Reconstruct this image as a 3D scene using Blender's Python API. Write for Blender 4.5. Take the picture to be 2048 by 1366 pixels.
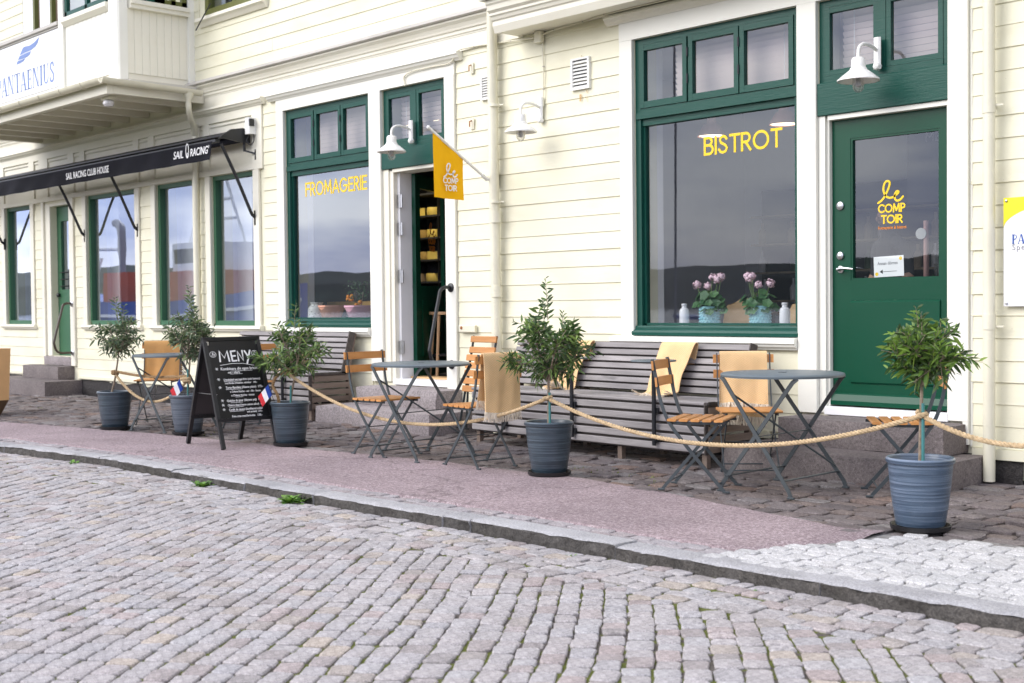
import bpy, math, random
from mathutils import Vector, Matrix, noise as mnoise
R = math.radians
rnd = random.Random(7)
scene = bpy.context.scene
for o in list(bpy.data.objects):
    bpy.data.objects.remove(o, do_unlink=True)

# ------------------------------------------------------------------ camera
CAM = Vector((0.0, -8.1, 1.183)); YAW, PIT, ROL = R(46.606), R(1.5616), R(0.6073); FPX = 2572.65
cam_d = bpy.data.cameras.new('camera'); cam = bpy.data.objects.new('camera', cam_d)
scene.collection.objects.link(cam); scene.camera = cam
fw = Vector((-math.sin(YAW), math.cos(YAW), 0)); rt = Vector((math.cos(YAW), math.sin(YAW), 0)); dn = Vector((0, 0, -1))
f2 = fw*math.cos(PIT) + dn*math.sin(PIT); d2 = dn*math.cos(PIT) - fw*math.sin(PIT)
r3 = rt*math.cos(ROL) + d2*math.sin(ROL); d3 = d2*math.cos(ROL) - rt*math.sin(ROL)
cm = Matrix((( r3.x, -d3.x, -f2.x, CAM.x), (r3.y, -d3.y, -f2.y, CAM.y), (r3.z, -d3.z, -f2.z, CAM.z), (0, 0, 0, 1)))
cam.matrix_world = cm
cam_d.sensor_width = 36; cam_d.lens = 36*FPX/2048; cam_d.clip_start = 0.05; cam_d.clip_end = 6000
cam_d.dof.use_dof = True; cam_d.dof.focus_distance = 8.7; cam_d.dof.aperture_fstop = 4.0
def pix(p):                                  # where a ground point falls in the photograph: only used to pick the 300 largest stones
    q = Vector(p) - CAM; z = q.dot(f2)
    if z < .1: return (-9e3, -9e3, z)
    return (1024 + FPX*q.dot(r3)/z, 683 + FPX*q.dot(d3)/z, z)

# ------------------------------------------------------------------ sky, sun, exposure
SUN_AZ, SUN_EL = R(-152), R(37)              # azimuth from +Y towards +X
world = bpy.data.worlds.new('World'); scene.world = world; world.use_nodes = True
nt = world.node_tree; nt.nodes.clear()
wo = nt.nodes.new('ShaderNodeOutputWorld'); bg = nt.nodes.new('ShaderNodeBackground'); bg.inputs[1].default_value = 0.1
sky = nt.nodes.new('ShaderNodeTexSky'); sky.sky_type = 'NISHITA'; sky.sun_disc = False
sky.sun_elevation = SUN_EL; sky.sun_rotation = SUN_AZ; sky.air_density = 1.0; sky.dust_density = 2.0
tc = nt.nodes.new('ShaderNodeTexCoord'); mp = nt.nodes.new('ShaderNodeMapping'); mp.inputs['Scale'].default_value = (2.4, 2.4, 11)
nz = nt.nodes.new('ShaderNodeTexNoise'); nz.inputs['Scale'].default_value = 1.7; nz.inputs['Detail'].default_value = 5
cr = nt.nodes.new('ShaderNodeValToRGB'); cr.color_ramp.elements[0].position = .39; cr.color_ramp.elements[1].position = .62
cr.color_ramp.elements[0].color = (4.6, 5.3, 8.4, 1); cr.color_ramp.elements[1].color = (14.2, 13.7, 13.8, 1)
mx = nt.nodes.new('ShaderNodeMix'); mx.data_type = 'RGBA'; mx.inputs[0].default_value = .78
nt.links.new(tc.outputs['Generated'], mp.inputs[0]); nt.links.new(mp.outputs[0], nz.inputs['Vector']); nt.links.new(nz.outputs[0], cr.inputs[0])
nt.links.new(sky.outputs[0], mx.inputs[6]); nt.links.new(cr.outputs[0], mx.inputs[7]); nt.links.new(mx.outputs[2], bg.inputs[0]); nt.links.new(bg.outputs[0], wo.inputs[0])
sun_d = bpy.data.lights.new('sun', 'SUN'); sun_d.energy = 1.5; sun_d.angle = R(48); sun_d.color = (1, .968, .925)
sun = bpy.data.objects.new('sun', sun_d); scene.collection.objects.link(sun)
sdir = Vector((math.sin(SUN_AZ)*math.cos(SUN_EL), math.cos(SUN_AZ)*math.cos(SUN_EL), math.sin(SUN_EL)))
sun.rotation_euler = (-sdir).to_track_quat('-Z', 'Y').to_euler(); sun.location = sdir*30
vs = scene.view_settings; vs.view_transform = 'Standard'; vs.look = 'None'; vs.exposure = 0.88; vs.gamma = 1; vs.use_curve_mapping = False
scene.render.engine = 'CYCLES'; cy = scene.cycles
cy.use_denoising = True; cy.max_bounces = 7; cy.diffuse_bounces = 3; cy.glossy_bounces = 4; cy.transparent_max_bounces = 16; cy.transmission_bounces = 4
cy.caustics_reflective = False; cy.caustics_refractive = False; cy.use_adaptive_sampling = True; cy.adaptive_threshold = .015

# ------------------------------------------------------------------ materials
MATS = {}
def nodes_of(name):
    m = bpy.data.materials.new(name); m.use_nodes = True; n = m.node_tree; b = n.nodes['Principled BSDF']; MATS[name] = m
    return m, n, b
def setp(b, rough, spec=.5, metal=0, coat=0):
    b.inputs['Roughness'].default_value = rough; b.inputs['Specular IOR Level'].default_value = spec
    b.inputs['Metallic'].default_value = metal; b.inputs['Coat Weight'].default_value = coat; b.inputs['Coat Roughness'].default_value = .12
def noise_node(n, scale, detail=4, coord='Object', stretch=None, rough=.55):
    t = n.nodes.new('ShaderNodeTexCoord'); z = n.nodes.new('ShaderNodeTexNoise'); z.inputs['Scale'].default_value = scale
    z.inputs['Detail'].default_value = detail; z.inputs['Roughness'].default_value = rough
    src = t.outputs[coord]
    if stretch:
        m = n.nodes.new('ShaderNodeMapping'); m.inputs['Scale'].default_value = stretch; n.links.new(src, m.inputs[0]); src = m.outputs[0]
    n.links.new(src, z.inputs['Vector']); return z
def ramp(n, fac, stops):
    c = n.nodes.new('ShaderNodeValToRGB'); e = c.color_ramp.elements
    while len(e) < len(stops): e.new(.5)
    for k, (p, col) in enumerate(stops): e[k].position = p; e[k].color = (*col, 1)
    n.links.new(fac, c.inputs[0]); return c.outputs[0]
def mixc(n, fac, a, b, mode='MIX'):
    m = n.nodes.new('ShaderNodeMix'); m.data_type = 'RGBA'; m.blend_type = mode
    for s, v in ((0, fac), (6, a), (7, b)):
        if isinstance(v, (int, float)): m.inputs[s].default_value = v
        elif isinstance(v, tuple): m.inputs[s].default_value = (*v, 1)
        else: n.links.new(v, m.inputs[s])
    return m.outputs[2]
def bump(n, b, h, strength=.3, dist=.01):
    u = n.nodes.new('ShaderNodeBump'); u.inputs['Strength'].default_value = strength; u.inputs['Distance'].default_value = dist
    n.links.new(h, u.inputs['Height']); n.links.new(u.outputs[0], b.inputs['Normal'])
def island(n):
    g = n.nodes.new('ShaderNodeNewGeometry'); oi = n.nodes.new('ShaderNodeObjectInfo'); a = n.nodes.new('ShaderNodeMath'); a.operation = 'ADD'
    f = n.nodes.new('ShaderNodeMath'); f.operation = 'FRACT'
    n.links.new(g.outputs['Random Per Island'], a.inputs[0]); n.links.new(oi.outputs['Random'], a.inputs[1]); n.links.new(a.outputs[0], f.inputs[0])
    return f.outputs[0]
def plain(name, col, rough=.5, var=.15, scale=8, spec=.5, metal=0, coat=0, bmp=0, bscale=60, stretch=None):
    m, n, b = nodes_of(name); z = noise_node(n, scale, stretch=stretch)
    lo = tuple(c*(1-var) for c in col); hi = tuple(min(.95, c*(1+var)) for c in col)
    n.links.new(ramp(n, z.outputs[0], [(.3, lo), (.7, hi)]), b.inputs['Base Color']); setp(b, rough, spec, metal, coat)
    if bmp: bump(n, b, noise_node(n, bscale, 3, stretch=stretch).outputs[0], bmp, .004)
    return m
def painted(name, col, stain, amt=.5, rough=.5, coat=0, grain=(1, 1, 1), bmp=.12, spec=.45):
    """paint on timber: large faint weathering, small dirt specks and a little grain relief"""
    m, n, b = nodes_of(name)
    z1 = noise_node(n, 1.1, 6, stretch=(1, 1, 2.2)); z2 = noise_node(n, 45, 4); z3 = noise_node(n, 9, 5, stretch=(.5, 1, 3))
    isl = island(n)
    c = mixc(n, ramp(n, z1.outputs[0], [(.5, (0, 0, 0)), (.78, (amt,)*3)]), col, stain)
    c = mixc(n, ramp(n, isl, [(0, (0, 0, 0)), (1, (.09,)*3)]), c, stain)
    c = mixc(n, ramp(n, z2.outputs[0], [(.69, (0, 0, 0)), (.76, (amt*.6,)*3)]), c, tuple(v*.45 for v in stain))
    n.links.new(c, b.inputs['Base Color']); setp(b, rough, spec, 0, coat); bump(n, b, noise_node(n, 30, 5, stretch=grain).outputs[0], bmp, .004)
    return m
painted('cream', (.800, .775, .600), (.58, .53, .34), .5, grain=(.15, 1, 2.4), bmp=.16)
painted('cream_trim', (.815, .79, .675), (.62, .57, .42), .35)
painted('white_trim', (.83, .822, .745), (.62, .60, .50), .22)
painted('grey_weathered', (.52, .50, .455), (.25, .23, .19), .7, bmp=.3)
painted('sash_green', (.006, .066, .048), (.03, .10, .08), .35, rough=.36, grain=(.3, 1, 3), bmp=.4, spec=.28)
painted('door_green', (.002, .058, .030), (.008, .075, .04), .2, rough=.30, coat=.08, spec=.25)
painted('old_green', (.035, .125, .062), (.05, .15, .08), .4, rough=.4)
painted('olive_frame', (.12, .13, .03), (.2, .19, .08), .4)
plain('pipe_cream', (.74, .71, .56), .42, .07, 3, coat=.2, bmp=.05)
plain('white_enamel', (.82, .82, .79), .25, .04, 5, coat=.4)
plain('rust', (.35, .12, .03), .8, .4, 40)
plain('steel', (.55, .56, .58), .28, .1, 20, metal=1)
m, n, b = nodes_of('rust_streak'); z = noise_node(n, 40, 4, stretch=(1, 1, .25)); b.inputs['Base Color'].default_value = (.62, .36, .10, 1); setp(b, .8); n.links.new(ramp(n, z.outputs[0], [(.42, (0,)*3), (.75, (.75,)*3)]), b.inputs['Alpha'])
plain('black_metal', (.012, .013, .016), .38, .2, 12)
plain('black_paint', (.011, .011, .012), .42, .2, 20, bmp=.1)
plain('awning_cloth', (.0075, .0080, .013), .85, .25, 3, spec=.2, bmp=.15, bscale=250)
plain('rail_brown', (.055, .036, .024), .35, .35, 10, coat=.2)
plain('metal_grey', (.045, .056, .062), .42, .14, 6, bmp=.05)
plain('tabletop_grey', (.105, .132, .148), .40, .06, 3, bmp=.03)
plain('chalkboard', (.010, .010, .011), .28, .3, 2.5, spec=.35)
plain('board_back', (.045, .040, .042), .5, .1, 3)
plain('chalk', (.82, .82, .80), .9, .12, 60)
plain('yellow_vinyl', (.90, .60, .01), .5, .03, 5)
plain('orange_vinyl', (.62, .20, .02), .5, .05, 5)
plain('flag_yellow', (.92, .48, .006), .8, .05, 3, spec=.2, bmp=.05, bscale=300)
plain('white_vinyl', (.86, .86, .86), .5, .02, 4)
plain('sign_white', (.86, .87, .90), .3, .02, 3, coat=.2)
plain('sign_yellow', (.90, .78, .01), .35, .02, 3)
plain('logo_blue', (.16, .24, .50), .5, .08, 4)
plain('deep_blue', (.02, .085, .35), .5, .05, 4)
plain('text_grey', (.28, .28, .30), .5, .03, 4)
plain('flag_blue', (.01, .05, .30), .8, .08, 30)
plain('flag_red', (.70, .04, .05), .8, .08, 30)
plain('flag_white', (.84, .84, .84), .8, .04, 30)
plain('rope', (.50, .375, .225), .9, .30, 60, spec=.2, bmp=.6, bscale=400)
plain('rope_dark', (.32, .21, .11), .9, .30, 60, spec=.2, bmp=.6, bscale=400)
plain('trunk', (.24, .19, .14), .85, .35, 30, bmp=.5, bscale=120)
plain('stake', (.05, .20, .20), .5, .1, 10)
plain('soil', (.20, .13, .075), .95, .4, 40, bmp=.6)
plain('saucer', (.010, .010, .011), .4, .2, 10)
plain('cardboard', (.58, .34, .15), .8, .08, 5)
plain('dark_brown', (.09, .05, .025), .7, .2, 6)
plain('terracotta', (.66, .34, .24), .75, .08, 6)
plain('pink_pot', (.62, .36, .44), .6, .06, 6)
plain('cyan_pot', (.30, .58, .64), .45, .08, 40, coat=.2)
plain('porcelain', (.74, .73, .76), .25, .03, 6)
plain('plywood', (.58, .38, .19), .5, .12, 4, stretch=(1, 1, 6))
plain('pine', (.70, .42, .13), .5, .1, 6, stretch=(.3, 1, 5))
plain('stool_wood', (.62, .38, .20), .5, .1, 6)
plain('copper_pink', (.78, .46, .42), .35, .06, 5)
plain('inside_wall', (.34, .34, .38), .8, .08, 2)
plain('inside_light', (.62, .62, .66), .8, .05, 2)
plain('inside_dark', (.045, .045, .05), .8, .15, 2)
plain('inside_white', (.78, .78, .80), .7, .03, 3)
plain('blind', (.84, .70, .66), .6, .03, 3)
plain('curtain', (.84, .86, .92), .8, .03, 3)
plain('cheese', (.90, .66, .16), .5, .12, 14)
plain('cheese_rind', (.55, .36, .10), .7, .25, 20)
plain('crate_wood', (.40, .30, .20), .7, .2, 8)
plain('skin', (.45, .26, .18), .5, .05, 6)
plain('shirt', (.035, .035, .042), .85, .1, 10)
plain('hair', (.02, .014, .01), .7, .2, 40)
plain('orange_fruit', (.85, .30, .015), .4, .1, 30)
plain('leaf_dark', (.035, .085, .025), .5, .35, 20)
plain('petal', (.86, .58, .66), .6, .2, 60)
plain('stalk', (.14, .24, .06), .6, .2, 20)
plain('hull_blue', (.01, .07, .36), .35, .1, 1)
plain('hull_red', (.40, .07, .03), .6, .15, 1)
plain('hull_white', (.78, .78, .78), .4, .05, 1)
plain('mast_metal', (.25, .25, .27), .4, .1, 1)
plain('hill_green', (.022, .030, .022), .95, .5, .02)
plain('house_red', (.22, .05, .035), .8, .1, 1)
plain('tyre', (.02, .02, .02), .8, .1, 10)

def streak_pot(name, a, b_, c):
    m, n, b = nodes_of(name); z = noise_node(n, 3.2, 7, stretch=(.35, .35, 22), rough=.65); z2 = noise_node(n, 14, 4)
    col = ramp(n, z.outputs[0], [(.34, a), (.5, b_), (.64, c)])
    col = mixc(n, ramp(n, z2.outputs[0], [(.6, (0, 0, 0)), (.8, (.35,)*3)]), col, tuple(v*.5 for v in a))
    n.links.new(col, b.inputs['Base Color']); setp(b, .33, .5, 0, .35); bump(n, b, z.outputs[0], .6, .008)
streak_pot('pot_slate', (.015, .025, .034), (.034, .053, .070), (.080, .112, .140))
streak_pot('pot_grey', (.036, .048, .065), (.072, .092, .118), (.135, .162, .195))
streak_pot('pot_blue', (.026, .046, .076), (.060, .095, .145), (.155, .205, .28))

def wood(name, a, b_, scale, rough=.6, along=(.08, 1, 1), bmp=.25):
    m, n, b = nodes_of(name); z = noise_node(n, scale, 6, stretch=along, rough=.65); k = noise_node(n, scale*.22, 3, stretch=(along[0]*3, along[1], along[2])); i = island(n)
    col = ramp(n, z.outputs[0], [(.3, a), (.7, b_)])
    col = mixc(n, ramp(n, i, [(0, (.0,)*3), (1, (.45,)*3)]), col, tuple(v*.62 for v in a))
    col = mixc(n, ramp(n, k.outputs[0], [(.70, (0,)*3), (.76, (.7,)*3)]), col, tuple(v*.45 for v in a))
    n.links.new(col, b.inputs['Base Color']); setp(b, rough, .35); bump(n, b, z.outputs[0], bmp, .003)
wood('bench_wood', (.215, .200, .198), (.42, .395, .39), 26)
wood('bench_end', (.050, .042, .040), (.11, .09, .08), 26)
wood('bench_side', (.17, .125, .098), (.28, .22, .18), 26, along=(1, .08, 1))
wood('slat_orange', (.50, .215, .062), (.66, .33, .115), 30, .42, along=(.1, 1, 1), bmp=.1)

def stone(name, cols, scale=60, tint=.5, rough=.8, bmp=.5, bd=.006):
    m, n, b = nodes_of(name); i = island(n); z = noise_node(n, scale, 5, rough=.7); z2 = noise_node(n, 3.2, 4); z3 = noise_node(n, scale*4, 2)
    base = ramp(n, i, [(k/(len(cols)-1) if len(cols) > 1 else 0, c) for k, c in enumerate(cols)])
    base = mixc(n, ramp(n, z.outputs[0], [(.32, (.62,)*3), (.68, (1.3,)*3)]), base, base)
    spk = ramp(n, z.outputs[0], [(.3, (.60,)*3), (.7, (1.36,)*3)])
    base = mixc(n, 1.0, base, spk, 'MULTIPLY')
    base = mixc(n, 1.0, base, ramp(n, z3.outputs[0], [(.35, (.78,)*3), (.65, (1.2,)*3)]), 'MULTIPLY')
    base = mixc(n, 1.0, base, ramp(n, z2.outputs[0], [(.3, (.84,)*3), (.7, (1.12,)*3)]), 'MULTIPLY')
    n.links.new(base, b.inputs['Base Color']); setp(b, rough, .35); bump(n, b, z.outputs[0], bmp, bd)
stone('sett_street', [(.315, .296, .292), (.355, .338, .338), (.33, .307, .302), (.318, .310, .318), (.36, .335, .330), (.335, .315, .313), (.352, .344, .348), (.325, .277, .266), (.262, .244, .240), (.385, .335, .285)], 42, bmp=.5)
stone('sett_terrace', [(.132, .110, .106), (.172, .150, .147), (.110, .094, .093), (.180, .145, .130), (.152, .133, .134), (.160, .128, .118), (.215, .20, .196), (.126, .108, .107), (.20, .142, .115)], 55, bmp=.8, bd=.01)
stone('sett_white', [(.43, .427, .425), (.50, .495, .49), (.39, .39, .39), (.46, .452, .445)], 42, bmp=.25)
stone('sett_edge', [(.26, .24, .245), (.33, .31, .32), (.29, .255, .255)], 60)
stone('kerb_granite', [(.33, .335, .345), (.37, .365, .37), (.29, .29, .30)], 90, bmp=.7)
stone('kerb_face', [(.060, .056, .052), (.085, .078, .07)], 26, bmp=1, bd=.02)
stone('step_granite', [(.30, .265, .265), (.32, .285, .285)], 50, bmp=.6)
stone('step_dark', [(.165, .142, .138), (.185, .16, .155)], 50, bmp=.6)
stone('foundation_stone', [(.035, .032, .032), (.055, .05, .048)], 30, bmp=1, bd=.02)
stone('quay_stone', [(.20, .19, .19), (.24, .225, .22)], 10)

def bed(name, a, b_, moss, cover):
    m, n, b = nodes_of(name); z = noise_node(n, 30, 5, 'Generated' if False else 'Object'); k = noise_node(n, 1.6, 5); k2 = noise_node(n, 14, 4)
    c = ramp(n, z.outputs[0], [(.3, a), (.7, b_)])
    ad = n.nodes.new('ShaderNodeMath'); ad.operation = 'ADD'; n.links.new(k.outputs[0], ad.inputs[0]); n.links.new(k2.outputs[0], ad.inputs[1])
    c = mixc(n, ramp(n, ad.outputs[0], [(cover, (0,)*3), (cover+.10, (1,)*3)]), c, moss)
    n.links.new(c, b.inputs['Base Color']); setp(b, .95, .2); bump(n, b, z.outputs[0], .8, .01)
bed('joint_street', (.055, .048, .042), (.13, .115, .10), (.10, .115, .026), .93)
bed('joint_terrace', (.030, .024, .020), (.07, .055, .048), (.065, .085, .018), 1.02)
bed('joint_white', (.13, .125, .12), (.30, .29, .28), (.12, .13, .05), 1.2)

m, n, b = nodes_of('asphalt'); z = noise_node(n, 62, 5, rough=.9); zz = noise_node(n, 1.3, 6); z4 = noise_node(n, 520, 2)
c = ramp(n, z.outputs[0], [(.28, (.075, .054, .06)), (.5, (.262, .205, .212)), (.64, (.52, .45, .45))])
c = mixc(n, 1.0, c, ramp(n, zz.outputs[0], [(.3, (.80, .79, .80)), (.7, (1.10, 1.09, 1.10))]), 'MULTIPLY')
vor = n.nodes.new('ShaderNodeTexVoronoi'); vor.feature = 'DISTANCE_TO_EDGE'; vor.inputs['Scale'].default_value = .55
t = n.nodes.new('ShaderNodeTexCoord'); wob = noise_node(n, 3, 4); av = n.nodes.new('ShaderNodeVectorMath'); av.operation = 'MULTIPLY_ADD'; av.inputs[1].default_value = (.55,)*3
n.links.new(wob.outputs['Color'], av.inputs[0]); n.links.new(t.outputs['Object'], av.inputs[2]); n.links.new(av.outputs[0], vor.inputs['Vector'])
c = mixc(n, ramp(n, vor.outputs['Distance'], [(.002, (.55,)*3), (.007, (0,)*3)]), c, (.09, .07, .07))
n.links.new(c, b.inputs['Base Color']); setp(b, .85, .3); bump(n, b, z.outputs[0], .6, .005)

m, n, b = nodes_of('water'); z = noise_node(n, .6, 4); b.inputs['Base Color'].default_value = (.02, .03, .035, 1); setp(b, .12, .5); bump(n, b, z.outputs[0], .25, .3)

def glass(name, r0, gain, wave):
    """thin pane: clear, with a mirror reflection that grows towards grazing angles (same from both sides)"""
    m = bpy.data.materials.new(name); m.use_nodes = True; n = m.node_tree; n.nodes.clear(); MATS[name] = m
    out = n.nodes.new('ShaderNodeOutputMaterial'); tr = n.nodes.new('ShaderNodeBsdfTransparent'); gl = n.nodes.new('ShaderNodeBsdfGlossy'); gl.inputs['Roughness'].default_value = .0; gl.inputs['Color'].default_value = (.79, .87, 1, 1)
    tr.inputs[0].default_value = (.90, .93, .93, 1)
    ge = n.nodes.new('ShaderNodeNewGeometry'); dt = n.nodes.new('ShaderNodeVectorMath'); dt.operation = 'DOT_PRODUCT'
    n.links.new(ge.outputs['Incoming'], dt.inputs[0]); n.links.new(ge.outputs['Normal'], dt.inputs[1])
    def mth(op, a, bb):
        q = n.nodes.new('ShaderNodeMath'); q.operation = op; q.use_clamp = False
        for s, v in ((0, a), (1, bb)):
            if isinstance(v, (int, float)): q.inputs[s].default_value = v
            elif v is not None: n.links.new(v, q.inputs[s])
        return q.outputs[0]
    cth = mth('ABSOLUTE', dt.outputs['Value'], None); sch = mth('POWER', mth('SUBTRACT', 1.0, cth), 5.0)
    fac = mth('MINIMUM', mth('MULTIPLY', mth('ADD', r0, mth('MULTIPLY', sch, 1-r0)), gain), .95)
    t = n.nodes.new('ShaderNodeTexCoord'); z = n.nodes.new('ShaderNodeTexNoise'); z.inputs['Scale'].default_value = 2.2; z.inputs['Detail'].default_value = 1
    n.links.new(t.outputs['Object'], z.inputs['Vector']); bu = n.nodes.new('ShaderNodeBump'); bu.inputs['Strength'].default_value = wave; bu.inputs['Distance'].default_value = .02
    n.links.new(z.outputs[0], bu.inputs['Height']); n.links.new(bu.outputs[0], gl.inputs['Normal'])
    mi = n.nodes.new('ShaderNodeMixShader'); n.links.new(fac, mi.inputs[0]); n.links.new(tr.outputs[0], mi.inputs[1]); n.links.new(gl.outputs[0], mi.inputs[2]); n.links.new(mi.outputs[0], out.inputs[0])
glass('glass', .04, 2.6, .0); glass('glass_wavy', .04, 5.8, .012); glass('glass_clear', .04, 1.2, .0)

m, n, b = nodes_of('leaf'); i = island(n)
c = ramp(n, i, [(0, (.020, .040, .016)), (.35, (.040, .078, .026)), (.7, (.075, .125, .036)), (.93, (.12, .19, .05)), (1, (.22, .30, .07))])
n.links.new(c, b.inputs['Base Color']); setp(b, .42, .5); b.inputs['Transmission Weight'].default_value = 0
b.inputs['Subsurface Weight'].default_value = 0
def tint_leaf(name, stops):
    m, n, b = nodes_of(name); i = island(n); c = ramp(n, i, stops)
    tl = n.nodes.new('ShaderNodeBsdfTranslucent'); ms = n.nodes.new('ShaderNodeMixShader'); ms.inputs[0].default_value = .28
    n.links.new(c, b.inputs['Base Color']); n.links.new(c, tl.inputs[0]); setp(b, .42, .5)
    out = n.nodes['Material Output']; n.links.new(b.outputs[0], ms.inputs[1]); n.links.new(tl.outputs[0], ms.inputs[2]); n.links.new(ms.outputs[0], out.inputs[0])
tint_leaf('leaf_olive', [(0, (.030, .062, .024)), (.4, (.072, .134, .042)), (.75, (.130, .215, .060)), (.95, (.23, .35, .08)), (1, (.33, .46, .11))])
tint_leaf('leaf_grey', [(0, (.040, .070, .038)), (.4, (.088, .135, .072)), (.8, (.16, .22, .11)), (1, (.24, .32, .12))])
tint_leaf('leaf_bright', [(0, (.026, .055, .016)), (.35, (.060, .12, .028)), (.7, (.13, .23, .04)), (.93, (.22, .36, .055)), (1, (.34, .46, .09))])
tint_leaf('moss', [(0, (.05, .075, .012)), (.6, (.13, .15, .022)), (1, (.24, .25, .04))])
tint_leaf('weed', [(0, (.05, .14, .02)), (1, (.20, .38, .06))])
tint_leaf('geranium_leaf', [(0, (.04, .12, .05)), (1, (.11, .24, .09))])

def woven(name, ya, yb):
    m, n, b = nodes_of(name); uv = n.nodes.new('ShaderNodeUVMap'); sp = n.nodes.new('ShaderNodeSeparateXYZ'); n.links.new(uv.outputs[0], sp.inputs[0])
    def mth(op, a, bb=None):
        q = n.nodes.new('ShaderNodeMath'); q.operation = op
        for s, v in ((0, a), (1, bb)):
            if isinstance(v, (int, float)): q.inputs[s].default_value = v
            elif v is not None: n.links.new(v, q.inputs[s])
        return q.outputs[0]
    zig = mth('MULTIPLY', mth('PINGPONG', sp.outputs[0], .012), 1.0)
    w = mth('SINE', mth('MULTIPLY', mth('ADD', sp.outputs[1], zig), 2*math.pi/.0125))
    f = mth('MULTIPLY_ADD', w, .5); f.node.inputs[2].default_value = .5
    z = noise_node(n, 7, 4)
    c = mixc(n, f, ya, yb); c = mixc(n, 1.0, c, ramp(n, z.outputs[0], [(.3, (.88,)*3), (.7, (1.06,)*3)]), 'MULTIPLY')
    n.links.new(c, b.inputs['Base Color']); setp(b, .95, .15); bump(n, b, w, .4, .002)
    b.inputs['Sheen Weight'].default_value = .2
woven('blanket', (.76, .44, .155), (.84, .66, .42)); woven('blanket_tan', (.50, .26, .085), (.60, .36, .15))
plain('fringe', (.76, .68, .56), .95, .12, 40, spec=.1)
plain('fringe_grey', (.46, .40, .38), .95, .15, 40, spec=.1)
m, n, b = nodes_of('speckled'); z = noise_node(n, 55, 2); n.links.new(ramp(n, z.outputs[0], [(.60, (.80, .80, .78)), (.64, (.05, .07, .06))]), b.inputs['Base Color']); setp(b, .3)
m, n, b = nodes_of('lamp_glow'); b.inputs['Base Color'].default_value = (1, .85, .62, 1); b.inputs['Emission Color'].default_value = (1, .80, .52, 1); b.inputs['Emission Strength'].default_value = 2.2
m, n, b = nodes_of('bulb_glass'); b.inputs['Base Color'].default_value = (.9, .9, .88, 1); setp(b, .08, .5); b.inputs['Transmission Weight'].default_value = .9; b.inputs['Alpha'].default_value = .55
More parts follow.
